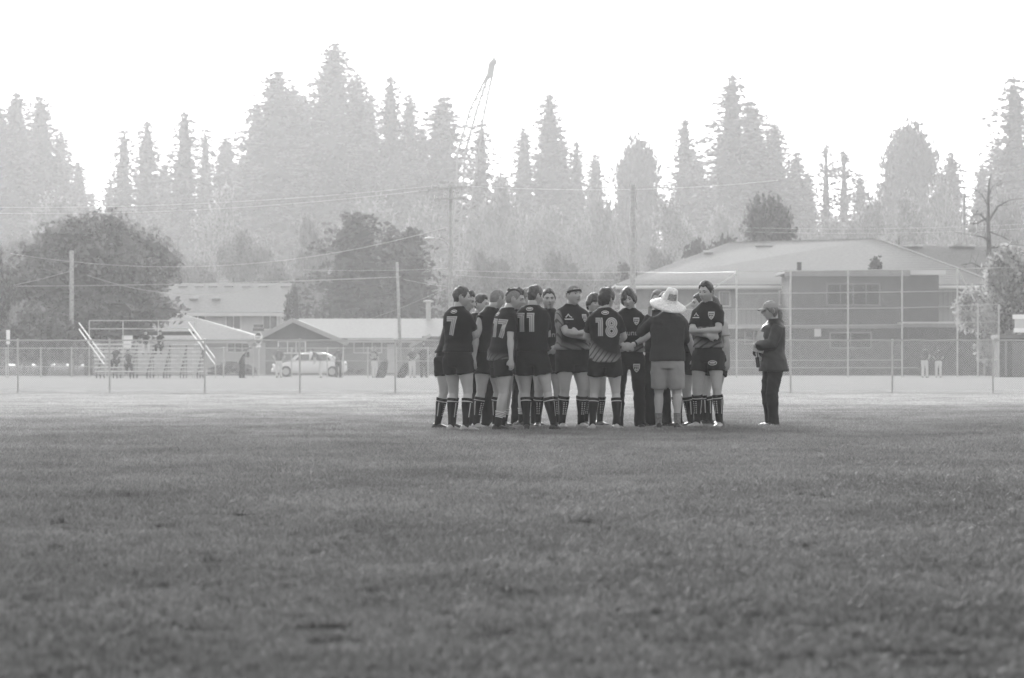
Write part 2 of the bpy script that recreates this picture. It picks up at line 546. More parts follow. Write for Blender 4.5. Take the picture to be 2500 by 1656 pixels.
# ------------------------------------------------------------------ houses
M['shingle'] = mat('light_roof_shingles', 0.21, 0.9, noise_s=5, noise_a=0.12)
M['shingle2'] = mat('grey_roof_shingles', 0.19, 0.9, noise_s=5, noise_a=0.12)
M['siding'] = mat('wood_siding', 0.21, 0.8, noise_s=2.5, noise_a=0.12)
M['siding_dark'] = mat('dark_brown_siding', 0.055, 0.8, noise_s=2.5, noise_a=0.2)
M['siding_pale'] = mat('pale_siding', 0.42, 0.8, noise_s=2, noise_a=0.06)
M['gable_brown'] = mat('brown_siding', 0.14, 0.8, noise_s=2, noise_a=0.12)
M['trim'] = mat('painted_trim', 0.55, 0.6)
M['glass'] = mat('window_glass', 0.008, 0.5, spec=0.1)
M['glass_pale'] = mat('window_with_blind', 0.12, 0.3, spec=0.3)
M['metal_roof'] = mat('ribbed_metal_roof', 0.26, 0.6)
M['dark_void'] = mat('dark_wood', 0.02, 0.9)

def window(parent, px0, px1, y0, y1, D, oy, panes=2, glass='glass', name='window', t=0.09, trim='trim'):
    """framed window let into the wall whose face is at distance D; object-space offset oy"""
    x0, x1 = X(px0, D) - parent.location.x, X(px1, D) - parent.location.x
    z0, z1 = Z(y1, D), Z(y0, D)
    y = D - parent.location.y
    w = MB()
    w.box(x0 - t, x1 + t, y - .07, y - .004, z1, z1 + t); w.box(x0 - t, x1 + t, y - .07, y - .004, z0 - t, z0)
    w.box(x0 - t, x0, y - .07, y - .004, z0, z1); w.box(x1, x1 + t, y - .07, y - .004, z0, z1)
    for k in range(1, panes):
        xm = x0 + (x1 - x0) * k / panes
        w.box(xm - .03, xm + .03, y - .06, y - .004, z0, z1)
    fr = w.build(name, M[trim], parent)
    for k in range(panes):
        a, b_ = x0 + (x1 - x0) * k / panes + .03, x0 + (x1 - x0) * (k + 1) / panes - .03
        MB().box(a, b_, y - .03, y - .005, z0, z1).build('pane', M[glass], fr)
    return fr

def vent_mesh():
    mb = MB()
    mb.box(-.3, .3, -.25, .25, 0, .12); mb.box(-.36, .36, -.32, .3, .12, .2)
    return mb.mesh('roof_vent', [M['shingle'], M['shingle']])
VENT = vent_mesh()

def slab(pts, th=0.14):
    """roof slab from a planar polygon (thickness downwards)"""
    mb = MB(); n = len(pts)
    vs = [Vector(p) for p in pts] + [Vector(p) - Vector((0, 0, th)) for p in pts]
    fs = [tuple(range(n)), tuple(range(2 * n - 1, n - 1, -1))] + [(i, i + n, (i + 1) % n + n, (i + 1) % n) for i in range(n)]
    mb.add(vs, fs); return mb

def battens(parent, x0, x1, z0, z1, y, step=0.3, w=0.045, m='siding', d=0.03):
    mb = MB(); x = x0 + step
    while x < x1 - .02:
        mb.box(x - w / 2, x + w / 2, y - d, y + .01, z0, z1); x += step
    tag(mb.build('siding_batten', M[m], parent), kind='stuff')

# --- long roofed building, right
D = 286.0
t = tag(empty('clubhouse', (X(1950, D), D, 0)), 'long two storey building with a broad hipped roof and dark flat roofed front block', 'building')
ox, oy = t.location.x, t.location.y
def L3(px, y, d): return (X(px, d) - ox, d - oy, Z(y, d))
ze = Z(694, D)
xw0, xw1 = X(1532, D) - ox, X(2420, D) - ox
MB().box(xw0, xw1, 0, 20, 0, ze).build('wall', M['siding'], t)
battens(t, xw0, X(1918, D) - ox, 3.6, ze - .05, 0.0, 0.3, m='siding')
battens(t, X(2290, D) - ox, xw1, 4.0, ze - .05, 0.0, 0.35, 0.06, m='gable_brown')
e0, r0, r1, e1 = L3(1503, 698, D - 0.9), L3(1778, 593, 298), L3(2140, 583, 298), L3(2440, 690, D - 0.9)
e0 = (e0[0], e0[1], ze); e1 = (e1[0], e1[1], ze)
rf = slab([e0, e1, r1, r0]).build('roof', M['shingle'], t)
b0 = (e0[0], 26, ze); b1 = (e1[0], 26, ze)
slab([e0, r0, b0]).build('hip_roof', M['shingle'], t)
slab([e1, b1, r1]).build('hip_roof', M['shingle2'], t)
slab([b0, r0, r1, b1]).build('hip_roof', M['shingle2'], t)
MB().box(e0[0], e1[0], e0[1] - .06, e0[1] + .02, ze - .36, ze - .14).build('fascia', M['trim'], t)
MB().box(e0[0], e1[0], e0[1] - .16, e0[1] - .065, ze - .26, ze - .12).build('gutter', M['white_paint'], t)
MB().bar(r0, r1, .25, .1).build('ridge_cap', M['shingle2'], t)
MB().bar((e1[0], e1[1], e1[2] + .02), (r1[0], r1[1], r1[2] + .02), .22, .08).build('hip_cap', M['shingle'], t)
# shingle courses on the front slope
mb = MB(); nc = 26
for k in range(1, nc):
    f = k / nc
    a = Vector(e0).lerp(Vector(r0), f); c = Vector(e1).lerp(Vector(r1), f)
    mb.bar(a + Vector((.1, 0, .012)), c + Vector((-.1, 0, .012)), .05, .03)
tag(mb.build('shingle_course', M['shingle'], rf), kind='stuff')
def on_roof(px, y):
    # intersect the view ray with the front roof plane
    o = Vector((-ox, -oy, CAM_H)); d_ = Vector(((px - 1250) / FPX, 1, -(y - 884) / FPX))
    n_ = (Vector(e1) - Vector(e0)).cross(Vector(r0) - Vector(e0)).normalized()
    s = (Vector(e0) - o).dot(n_) / d_.dot(n_)
    return o + d_ * s
for px, y in ((1729, 620), (1855, 604), (1873, 604), (2014, 599), (2035, 599)):
    v = obj_from('roof_vent', VENT, rf); v.location = on_roof(px, y); v.rotation_euler = (R(14), 0, 0)
# rear wing
g0, g1 = (X(2150, 300) - ox, 300 - oy, Z(598, 300)), (X(2640, 300) - ox, 300 - oy, Z(602, 300))
h0, h1 = (X(2150, 288) - ox, 288 - oy, Z(690, 288)), (X(2640, 288) - ox, 288 - oy, Z(690, 288))
rw = slab([h0, h1, g1, g0]).build('wing_roof', M['shingle2'], t)
MB().box(xw1 + .02, h1[0], 3.2, 20, 0, ze).build('wing_wall', M['siding'], t)
mb = MB()
for k in range(1, 24):
    f = k / 24
    mb.bar(Vector(h0).lerp(Vector(g0), f) + Vector((0, 0, .015)), Vector(h1).lerp(Vector(g1), f) + Vector((0, 0, .015)), .05, .04)
tag(mb.build('shingle_course', M['shingle'], rw), kind='stuff')
for px in (2160, 2176, 2192, 2206, 2226, 2240, 2326, 2338, 2352, 2368, 2452, 2466):
    f = 0.9
    v = obj_from('roof_vent', VENT, rw)
    v.location = (X(px, 299) - ox, h0[1] + (g0[1] - h0[1]) * f, h0[2] + (g0[2] - h0[2]) * f + .03); v.rotation_euler = (R(14), 0, 0)
# ribbed lean-to roofs at first floor
for (pa, pb, ya, yb_) in ((1690, 1930, 757, 794), (2290, 2425, 745, 786)):
    a, b_, c, d_ = L3(pa, ya, D - .02), L3(pb, ya, D - .02), L3(pb, yb_, D - 2.2), L3(pa, yb_, D - 2.2)
    lr = slab([d_, c, b_, a], .08).build('porch_roof', M['metal_roof'], t)
    mb = MB(); n_ = int((c[0] - d_[0]) / .34)
    for k in range(1, n_):
        f = k / n_
        mb.bar(Vector(d_).lerp(Vector(c), f) + Vector((0, 0, .03)), Vector(a).lerp(Vector(b_), f) + Vector((0, 0, .03)), .05, .06)
    tag(mb.build('roof_rib', M['siding'], lr), kind='stuff')
    MB().box(d_[0], c[0], d_[1] - .1, d_[1] - .005, d_[2] - .25, d_[2] + .02).build('porch_fascia', M['trim'], t)
MB().box(X(1690, D) - ox, X(1930, D) - ox, -.05, -.003, .9, 2.6).build('lower_panel', M['gable_brown'], t)
window(t, 1758, 1781, 714, 746, D, 0, 1, 'glass_pale'); window(t, 1904, 1928, 712, 743, D, 0, 1, 'glass_pale')
window(t, 1705, 1740, 808, 838, D, 0, 2); window(t, 1820, 1860, 808, 838, D, 0, 2)
# dark front block
DB = 275.0
bx0, bx1 = X(1931, DB) - ox, X(2206, DB) - ox
zt = Z(668, DB)
MB().box(bx0, bx1, DB - oy, -1.0, 0, zt).build('front_block', M['siding_dark'], t)
battens(t, bx0, bx1, 2.9, zt - .1, DB - oy, 0.3, .04, 'siding_dark', .025)
MB().box(X(1914, DB) - ox, X(2220, DB) - ox, DB - oy - .7, DB - oy - .6, Z(675, DB), Z(661, DB)).build('block_fascia', M['siding'], t)
MB().box(X(1914, DB) - ox, X(2220, DB) - ox, DB - oy - .598, -1.0, zt + .003, Z(661, DB) + .01).build('flat_roof', M['shingle2'], t)
MB().box(bx0, bx1, DB - oy - .12, DB - oy - .004, Z(802, DB), Z(795, DB)).build('belt_course', M['siding'], t)
MB().box(X(2206, 277) - ox + .004, X(2292, 277) - ox, 277 - oy, -1.0, 0, Z(672, 277)).build('side_block', M['siding_dark'], t)
battens(t, X(2206, 277) - ox, X(2292, 277) - ox, 2.9, Z(674, 277), 277 - oy, 0.28, .035, 'siding_dark', .02)
MB().box(X(2218, 276) - ox, X(2308, 276) - ox, 276 - oy - .3, 277 - oy - .01, Z(671, 276), Z(660, 276)).build('parapet', M['trim'], t)
window(t, 2020, 2146, 695, 743, DB, 0, 4, 'glass', trim='gable_brown'); window(t, 2028, 2125, 814, 848, DB, 0, 2, 'glass', trim='siding')
MB().box(X(1988, DB) - ox, X(2004, DB) - ox, DB - oy - .2, DB - oy - .03, Z(822, DB), Z(803, DB)).build('meter_box', M['trim'], t)
# canopy on the right
DC = 271.0
MB().box(X(2203, DC) - ox, X(2348, DC) - ox, DC - oy, DC - oy + 4, Z(790, DC), Z(786, DC)).build('canopy', M['trim'], t)
MB().box(X(2205, DC) - ox, X(2352, DC) - ox, DC - oy + .05, DC - oy + .2, Z(799, DC), Z(790, DC) - .003).build('canopy_beam', M['siding'], t)
MB().box(X(2350, DC) - ox, X(2428, DC) - ox, DC - oy - .04, DC - oy + .2, Z(799, DC), Z(790, DC)).build('canopy_beam', M['white_paint'], t)
MB().box(X(2292, 279) - ox + .01, X(2405, 279) - ox, 279 - oy, -.06, 0, Z(800, 279)).build('recess_wall', M['siding_dark'], t)
for k in range(4):
    pa = 2405 + 0; zz0, zz1 = [(0, 1.0), (1.03, 2.0), (2.03, 2.8), (2.83, Z(800, DC))][k]
    MB().box(X(2405 + k % 2 * 2, DC) - ox, X(2437 - k % 2 * 2, DC) - ox, DC - oy + .3, DC - oy + 1.2, zz0, zz1).build('block_pier', M['siding_pale'], t)
p = MB().box(-.16, .16, -.16, .16, 0, .9).build('chimney_pipe', M['siding_dark'], t); p.location = on_roof(1951, 672)
p = MB().tube([(0, 0, 0), (0, 0, .6)], .05, 6).build('vent_pipe', M['siding_dark'], t); p.location = (X(2195, 299) - ox, 299 - oy, Z(600, 299))

# equipment shed and scoreboard at the right edge
t = tag(empty('equipment_shed', (X(2480, 232), 232, 0)), 'low dark shed behind the fence at the right edge', 'shed')
MB().box(-.95, 1.4, 0, 3, 0, 2.2).build('wall', M['siding_dark'], t)
MB().box(-1.05, 1.6, -.15, 3.1, 2.203, 2.42).build('roof', M['gable_brown'], t)
MB().box(-.2, .7, -.05, -.004, 0.05, 2.0).build('door', M['gable_brown'], t)
MB().box(-.62, -.5, -.03, -.004, .1, 2.1).build('door_trim', M['siding'], t)
t = tag(empty('scoreboard', (X(2500, 240), 240, 0)), 'pale boxy scoreboard above the shed at the right edge', 'scoreboard')
MB().box(-.62, .9, 0, .5, Z(779, 240), Z(768, 240)).build('top_panel', M['white_paint'], t)
MB().box(-.5, .85, .05, .45, Z(801, 240), Z(779, 240) - .003).build('display_panel', M['trim'], t)
MB().box(-.55, .9, -.02, .5, Z(812, 240), Z(801, 240) - .006).build('lower_panel', M['white_paint'], t)
for x in (-.3, .6): MB().box(x - .06, x + .06, .15, .27, 0, Z(812, 240) - .008).build('post', M['galv'], t)

# --- pale two storey house, left
D = 318.0
t = tag(empty('pale_two_storey_house', (X(540, D), D, 0)), 'pale two storey house with small roof vents behind the bleacher and garage', 'house')
ox, oy = t.location.x, t.location.y
x0, x1 = X(330, D) - ox, X(684, D) - ox
ze, zr = Z(763, D), Z(692, D + 7)
MB().box(x0, x1, 0, 12, 0, ze).build('wall', M['siding_pale'], t)
a, b_, c, d_ = (x0 - .4, -.7, ze), (x1 + .3, -.7, ze), (x1 + .6, 6.5, zr), (x0 - .4, 6.5, zr)
rf = slab([a, b_, c, d_]).build('roof', M['shingle'], t)
slab([(x0 - .4, 13, ze), d_, c, (x1 + .3, 13, ze)]).build('rear_roof', M['shingle'], t)
MB().box(a[0], b_[0], -.76, -.70, ze - .3, ze - .05).build('fascia', M['trim'], t)
for px in (448, 487, 521, 560, 602, 643, 697):
    v = obj_from('roof_vent', VENT, rf); v.location = (X(px, D + 6) - ox, 5.8, zr - .35); v.rotation_euler = (R(16), 0, 0)
for px in (473, 528):
    v = obj_from('roof_vent', VENT, rf); v.location = (X(px, D + 2) - ox, 2.2, ze + (zr - ze) * .4 + .05); v.rotation_euler = (R(16), 0, 0)
window(t, 466, 500, 767, 787, D, 0, 2); window(t, 553, 587, 768, 803, D, 0, 2, 'glass_pale'); window(t, 643, 676, 768, 803, D, 0, 2, 'glass_pale')
# garage in front of it
D = 296.0
t = tag(empty('garage_house', (X(520, D), D, 0)), 'pale single storey garage with a low hipped roof left of the gabled house', 'house')
ox, oy = t.location.x, t.location.y
x0, x1 = X(370, D) - ox, X(638, D) - ox
ze = Z(829, D); zr = Z(769, D + 6)
MB().box(x0, x1, 0, 11, 0, ze).build('wall', M['siding_pale'], t)
ra, rb = X(395, D + 6) - ox, X(455, D + 6) - ox
A, B_, C_, D_ = (x0 - .5, -.6, ze), (x1 + .5, -.6, ze), (x1 + .5, 11.5, ze), (x0 - .5, 11.5, ze)
slab([A, B_, (rb, 6, zr), (ra, 6, zr)]).build('roof', M['shingle'], t)
slab([B_, C_, (rb, 6, zr)]).build('roof', M['shingle'], t); slab([D_, A, (ra, 6, zr)]).build('roof', M['shingle'], t)
slab([C_, D_, (ra, 6, zr), (rb, 6, zr)]).build('roof', M['shingle'], t)
MB().box(A[0], B_[0], -.66, -.6, ze - .28, ze - .05).build('fascia', M['trim'], t)
window(t, 556, 609, 839, 859, D, 0, 3)

# --- gabled house, centre left
D = 280.0
t = tag(empty('gabled_house', (X(720, D), D, 0)), 'dark brown gabled single storey house with pale barge boards and a long roof', 'house')
ox, oy = t.location.x, t.location.y
ap = (X(716, D) - ox, Z(778, D)); gl = (X(606, D) - ox, Z(836, D)); gr = (X(850, D) - ox, Z(836, D))
wl_, wr_ = X(646, D) - ox, X(838, D) - ox
wz = lambda x: (ap[1] - (x - ap[0]) * (ap[1] - gr[1]) / (gr[0] - ap[0]) if x > ap[0] else ap[1] - (ap[0] - x) * (ap[1] - gl[1]) / (ap[0] - gl[0])) - .2
xa, xb = X(628, D) - ox, wr_
prof = [(xa, 0), (xb, 0), (xb, wz(xb)), (ap[0], ap[1] - .2), (xa, wz(xa))]
mb = MB(); n = len(prof)
mb.add([(x, 0, z) for x, z in prof] + [(x, 12, z) for x, z in prof], [tuple(range(n)), tuple(range(2 * n - 1, n - 1, -1))] + [(i, i + n, (i + 1) % n + n, (i + 1) % n) for i in range(n)])
mb.build('gable_wall', M['gable_brown'], t)
MB().box(xa - .02, X(648, D) - ox, -.03, -.004, 0, wz(xa) - .1).build('stone_pier', M['siding_pale'], t)
for (px_, pz_) in (gl, gr):
    s = slab([(px_, -.6, pz_), (px_, 12, pz_), (ap[0], 12, ap[1]), (ap[0], -.6, ap[1])], .12)
    s.build('roof', M['shingle'], t)
    MB().bar((px_, -.64, pz_ - .11), (ap[0], -.64, ap[1] - .11), .07, .3).build('barge_board', M['siding_pale'], t)
DR = 283.0
x0, x1 = wr_, X(1085, DR) - ox
ze, zr = Z(826, DR), Z(778, DR + 6)
MB().box(x0 + .01, x1, DR - oy, DR - oy + 9, 0, ze).build('wall', M['siding'], t)
slab([(X(815, DR) - ox, DR - oy - .6, ze), (x1 + .4, DR - oy - .6, ze), (x1 + .4, DR - oy + 6, zr), (X(730, DR + 6) - ox, DR - oy + 6, zr)]).build('long_roof', M['shingle'], t)
slab([(X(815, DR) - ox, DR - oy + 12.6, ze), (X(730, DR + 6) - ox, DR - oy + 6, zr), (x1 + .4, DR - oy + 6, zr), (x1 + .4, DR - oy + 12.6, ze)]).build('long_roof', M['shingle'], t)
MB().box(X(850, DR) - ox, x1 + .4, DR - oy - .68, DR - oy - .61, ze - .3, ze - .04).build('fascia', M['trim'], t)
window(t, 681, 744, 835, 861, D, 0, 3, 'glass_pale', trim='white_paint'); window(t, 866, 930, 834, 860, DR, 0, 3, 'glass_pale')
MB().box(X(945, DR) - ox, X(965, DR) - ox, DR - oy - .04, DR - oy - .004, .1, 2.1).build('door', M['trim'], t)
# small porch gable at its right end
pz, pa_, pl, pr = Z(818, 281), X(1052, 281) - ox, X(1000, 281) - ox, X(1110, 281) - ox
MB().bar((pa_, .6, pz), (pl, .6, Z(846, 281)), .08, .22).build('porch_board', M['siding_pale'], t)
MB().box(pa_ - .6, pr, .7, 2.3, Z(846, 281), pz - .1).build('porch_gable', M['gable_brown'], t)
mb = MB(); mb.tube([(0, 0, 0), (0, 0, 1.35)], .17, 10); mb.tube([(0, 0, 1.35), (0, 0, 1.45), (0, 0, 1.5)], [.36, .36, .12], 10)
p = mb.build('flue_pipe', M['siding_pale'], t); p.location = (X(1046, DR + 6) - ox, DR - oy + 5.8, zr - .2)

# ------------------------------------------------------------------ poles, wires, lamp, crane
def pole(px, top, D, r, label, base_r=None, lean=0.0):
    t = tag(empty('utility_pole', (X(px, D), D, 0)), label, 'utility pole')
    h = Z(top, D)
    MB().tube([(0, 0, 0), (lean / 2, 0, h / 2), (lean, 0, h)], [base_r or r * 1.25, r * 1.1, r], 10).build('shaft', M['wood_pole'], t, True)
    return t, h
t, h = pole(1100, 452, 265, .13, 'tall utility pole with two crossarms and a street lamp arm', .17)
for y_, xa, xb in ((461, -1.25, 1.05), (487, -1.1, 1.0)):
    z = Z(y_, 265)
    ca = MB().bar((xa, -.2, z - .06), (xb, -.2, z + .1), .12, .14).build('crossarm', M['wood_pole'], t)
    for k in (0.03, .3, .7, .97):
        MB().tube([(xa + (xb - xa) * k, -.2, z + .02), (xa + (xb - xa) * k, -.2, z + .26)], [.05, .035], 6).build('insulator', M['galv_light'], ca)
z = Z(583, 265)
MB().tube([(0, -.1, z - .55), (-.35, -.15, z - .1), (-.8, -.2, z + .05), (-1.1, -.2, z + .03)], .03, 6).build('lamp_arm', M['galv'], t)
MB().ell((-1.35, -.2, z), (.34, .16, .11), 12, 8).build('lamp_head', M['galv_light'], t, True)
t, h = pole(1545, 450, 250, .17, 'thick bare wooden pole rising behind the huddle', .22)
t, h = pole(979, 640, 262, .09, 'slim leaning utility pole before the gabled house roof', .13, -.25)
t, h = pole(175, 612, 262, .14, 'short utility pole in front of the big maple on the left', .17)
t, h = pole(2354, 476, 305, .11, 'utility pole with a transformer behind the clubhouse roof', .16)
MB().tube([(.62, -.1, Z(566, 305)), (.62, -.1, Z(540, 305))], .3, 12).build('transformer', M['galv_light'], t, True)
MB().bar((0, -.1, Z(553, 305)), (.4, -.1, Z(553, 305)), .06, .12).build('bracket', M['galv'], t)

M['cable'] = mat('overhead_cable', 0.4, 0.5)
def cable(a, b, sag, r, label, cable_m='cable', n=16):
    A, B_ = P(*a), P(*b)
    pts = []
    for i in range(n + 1):
        f = i / n; q = A.lerp(B_, f); q.z -= sag * 4 * f * (1 - f); pts.append(q)
    o = MB().tube(pts, r * .75, 5).build('cable', M[cable_m])
    # origin at the first support
    for v in o.data.vertices: v.co -= A
    o.location = A
    return tag(o, label, 'cable', 'overhead cables')
for a, b, s, r, lab in (
    ((-60, 506, 270), (1068, 453, 265), .45, .016, 'uppermost thin overhead cable running left from the crossarm pole'),
    ((-60, 520, 270), (1060, 462, 265), .55, .016, 'second thin overhead cable running left from the crossarm pole'),
    ((25, 619, 262), (1090, 555, 265), 1.6, .022, 'long sagging cable rising from the maple to the crossarm pole'),
    ((22, 699, 262), (955, 677, 262), .12, .026, 'straight bright cable stretched low across the left half'),
    ((213, 672, 262), (690, 688, 262), 1.0, .024, 'drooping cable between the short pole and the house roof'),
    ((25, 698, 262), (172, 662, 262), .05, .024, 'short slanting guy cable left of the short pole'),
    ((690, 688, 262), (979, 676, 262), .02, .018, 'short cable between the pale house and the slim pole'),
    ((1112, 660, 265), (1545, 664, 250), .1, .02, 'upper low cable between the crossarm pole and the thick pole'),
    ((1112, 672, 265), (1500, 684, 262), .1, .018, 'lower cable between the crossarm pole and the clubhouse eave'),
    ((1545, 664, 250), (1798, 664, 225), .05, .02, 'cable from the thick pole to the backstop'),
    ((1112, 453, 265), (1900, 440, 330), .5, .014, 'thin high cable running right from the crossarm pole'),
    ((1820, 556, 330), (2620, 540, 305), .3, .016, 'thin high cable above the clubhouse ridge'),
    ((1820, 566, 330), (2620, 552, 305), .3, .016, 'lower thin cable above the clubhouse ridge'),
    ((985, 682, 262), (1098, 700, 265), .05, .014, 'short cable from the slim pole towards the crossarm pole'),
    ((740, 659, 262), (1095, 655, 265), .1, .013, 'faint cable passing before the dark cedar'),
    ((905, 778, 270), (1098, 700, 265), .1, .012, 'slanting service cable down to the gabled roof')):
    cable(a, b, s, r, lab)

# crane behind the trees
D = 640.0
M['crane'] = mat('crane_steel', 0.12, 0.6)
t = tag(empty('crane', (X(1105, D), D, 0)), 'lattice boom of a tall crane rising behind the conifers', 'crane')
def Q(px, y, dy=0): return Vector((X(px, D) - t.location.x, dy, Z(y, D)))
A0, A1 = Q(1118, 372), Q(1199, 183)       # left chord
B0, B1 = Q(1160, 380), Q(1203, 183)       # right chord
mbb = MB()
foot = Q(1095, 760)
ch = [[A0, A1], [A0 + Vector((0, 1.4, 0)), A1 + Vector((0, .8, 0))]]
left = [foot, Q(1118, 372), Q(1149, 265), Q(1189, 185)]
right = [Q(1112, 760), Q(1180, 290), Q(1202, 185)]
midl = [foot + Vector((1, 1.5, 0)), Q(1135, 372, 1.5), Q(1165, 265, 1.5), Q(1192, 185, 1.0)]
for ch_ in (left, right, midl): mbb.tube(ch_, .17, 5)
def along(c, f):
    tot = sum((c[i + 1] - c[i]).length for i in range(len(c) - 1)); s = f * tot
    for i in range(len(c) - 1):
        l = (c[i + 1] - c[i]).length
        if s <= l or i == len(c) - 2: return c[i].lerp(c[i + 1], min(1, s / l))
        s -= l
NL = 26
for k in range(NL):
    f0, f1 = k / NL, (k + 1) / NL
    mbb.tube([along(left, f0), along(right, f1)], .08, 4); mbb.tube([along(left, f1), along(right, f1)], .07, 4)
    mbb.tube([along(left, f0), along(midl, f1)], .07, 4); mbb.tube([along(right, f0), along(midl, f1)], .07, 4)
mbb.build('boom', M['crane'], t)
mb = MB(); mb.loft([[Q(1187, 190, -.7), Q(1204, 190, -.7), Q(1204, 190, .7), Q(1187, 190, .7)], [Q(1193, 155, -.6), Q(1210, 150, -.6), Q(1210, 150, .6), Q(1193, 155, .6)],
                [Q(1203, 143, -.3), Q(1210, 143, -.3), Q(1210, 143, .3), Q(1203, 143, .3)]])
mb.build('boom_head', M['crane'], t)
MB().ell(Q(1206, 152, 0), (.5, .35, .5), 12, 8).build('sheave', M['crane'], t)
MB().tube([Q(1206, 150), Q(1207, 124)], [.2, .05], 6).build('mast_tip', M['crane'], t)
MB().tube([Q(1211, 152), Q(1212, 330)], .05, 4).build('hoist_line', M['crane'], t)

# stop sign with street name blades
D = 240.0
t = tag(empty('stop_sign', (X(631, D), D, 0), R(-48)), 'stop sign turned sideways with two street name blades in front of the gabled house', 'stop sign')
M['sign_red'] = mat('sign_red_as_grey', 0.07, 0.4, spec=0.5)
MB().box(-.03, .03, 0.02, .07, 0, Z(795, D)).build('post', M['galv'], t)
zc = Z(826, D); r = .38
mb = MB()
def octa(rr, y): return [Vector((rr * math.cos(R(22.5 + 45 * k)), y, zc + rr * math.sin(R(22.5 + 45 * k)))) for k in range(8)]
mb.loft([octa(r, .015), octa(r, -.015)]); mb.build('sign_border', M['white_paint'], t)
mb = MB(); mb.loft([octa(r - .03, -.0155), octa(r - .03, -.02)]); mb.build('sign_face', M['sign_red'], t)
def text_mesh(s, size, name, m, parent, loc, rot, ext=0.002, bold=0.0, align='CENTER', sx=1.0):
    cu = bpy.data.curves.new(name, 'FONT'); cu.body = s; cu.size = size; cu.extrude = ext; cu.align_x = align; cu.align_y = 'CENTER'; cu.offset = bold
    cu.resolution_u = 3
    tmp = bpy.data.objects.new('tmp', cu); sc.collection.objects.link(tmp)
    dg = bpy.context.evaluated_depsgraph_get()
    me = bpy.data.meshes.new_from_object(tmp.evaluated_get(dg))
    bpy.data.objects.remove(tmp)
    me.materials.clear(); me.materials.append(m)
    for v in me.vertices: v.co.x *= sx
    o = obj_from(name, me, parent); o.location = loc; o.rotation_euler = rot
    return o
text_mesh('STOP', .34, 'lettering', M['white_paint'], t, (0, -.026, zc), (R(90), 0, 0), bold=.012, sx=.85)
for y_, w in ((796, .42), (805, .52)):
    MB().box(-w, w, -.01, .01, Z(y_ + 4, D), Z(y_ - 3.5, D)).build('street_name_blade', M['sign_red'], t)
MB().box(-.22, .22, -.012, .012, Z(848, D), Z(844, D)).build('plate', M['white_paint'], t)

# parked sedan
D = 236.0
M['car_paint'] = mat('white_car_paint', 0.7, 0.25, spec=0.6)
M['car_glass'] = mat('car_glass', 0.06, 0.05, spec=0.9)
M['tyre'] = mat('tyre_rubber', 0.03, 0.9)
M['rim'] = mat('wheel_rim', 0.4, 0.35, spec=0.6)
M['lamp'] = mat('headlamp_lens', 0.75, 0.1, spec=0.9)
t = tag(empty('parked_car', (X(757, D), D, 0)), 'white sedan parked behind the baseball fence before the gabled house', 'car')
S = 4.25 / 4.25
sec = [(-2.12, .42, .60, .62), (-2.05, .30, .72, .74), (-1.5, .22, .84, .82), (-.95, .2, .92, .86), (0, .2, .93, .88), (1.0, .2, .94, .88), (1.7, .24, .95, .84), (2.05, .3, .9, .76), (2.12, .42, .74, .66)]
mb = MB(); rings = []
for x, zb, ztop, hw in sec:
    rings.append([Vector((x, y, z)) for y, z in ((-hw * .9, zb), (-hw, zb + .12), (-hw, ztop - .18), (-hw * .93, ztop), (hw * .93, ztop), (hw, ztop - .18), (hw, zb + .12), (hw * .9, zb))])
mb.loft(rings); body = mb.build('body', M['car_paint'], t, True)
cab = [(-1.15, .90, .90, .80), (-.55, .92, 1.34, .66), (-.1, .92, 1.42, .62), (.7, .92, 1.42, .62), (1.15, .92, 1.3, .66), (1.75, .92, .95, .8)]
mb = MB(); rings = []
for x, zb, ztop, hw in cab:
    rings.append([Vector((x, y, z)) for y, z in ((-.8, zb), (-hw, ztop - .05 if ztop > 1 else ztop), (-hw * .85, ztop), (hw * .85, ztop), (hw, ztop - .05 if ztop > 1 else ztop), (.8, zb))])
mb.loft(rings); mb.build('cabin', M['car_paint'], t, True)
mb = MB()
for (xa, xb, ya, yb_) in ((-.85, -.02, .97, 1.3), (.05, 1.25, .97, 1.3)):
    ins = .25 if xa < 0 else 0.02
    mb.add([(xa, -.83, ya), (xb, -.83, ya), (xb - (.3 if xb > 1 else 0), -.7, yb_), (xa + ins + .1, -.7, yb_)], [(0, 1, 2, 3)])
mb.build('side_window', M['car_glass'], t)
mb = MB(); mb.add([(-1.2, -.7, .95), (-1.2, .7, .95), (-.62, .58, 1.33), (-.62, -.58, 1.33)], [(0, 1, 2, 3)]); mb.build('windscreen', M['car_glass'], t)
for x in (-1.35, 1.3):
    for s in (-1, 1):
        w = MB().tube([(0, -.1, 0), (0, -.08, 0), (0, .08, 0), (0, .1, 0)], [.27, .32, .32, .27], 18).build('wheel', M['tyre'], t)
        w.location = (x, s * .78, .32)
        MB().tube([(0, -.115, 0), (0, .115, 0)], .2, 12).build('rim', M['rim'], w)
for s in (-1, 1):
    MB().ell((-2.05, s * .58, .66), (.09, .16, .07), 8, 6).build('headlight', M['lamp'], t, True)
    MB().ell((2.08, s * .6, .74), (.06, .15, .07), 8, 6).build('tail_light', M['sign_red'], t, True)
MB().box(-2.2, -2.06, -.8, .8, .3, .45).build('bumper', M['car_paint'], t)
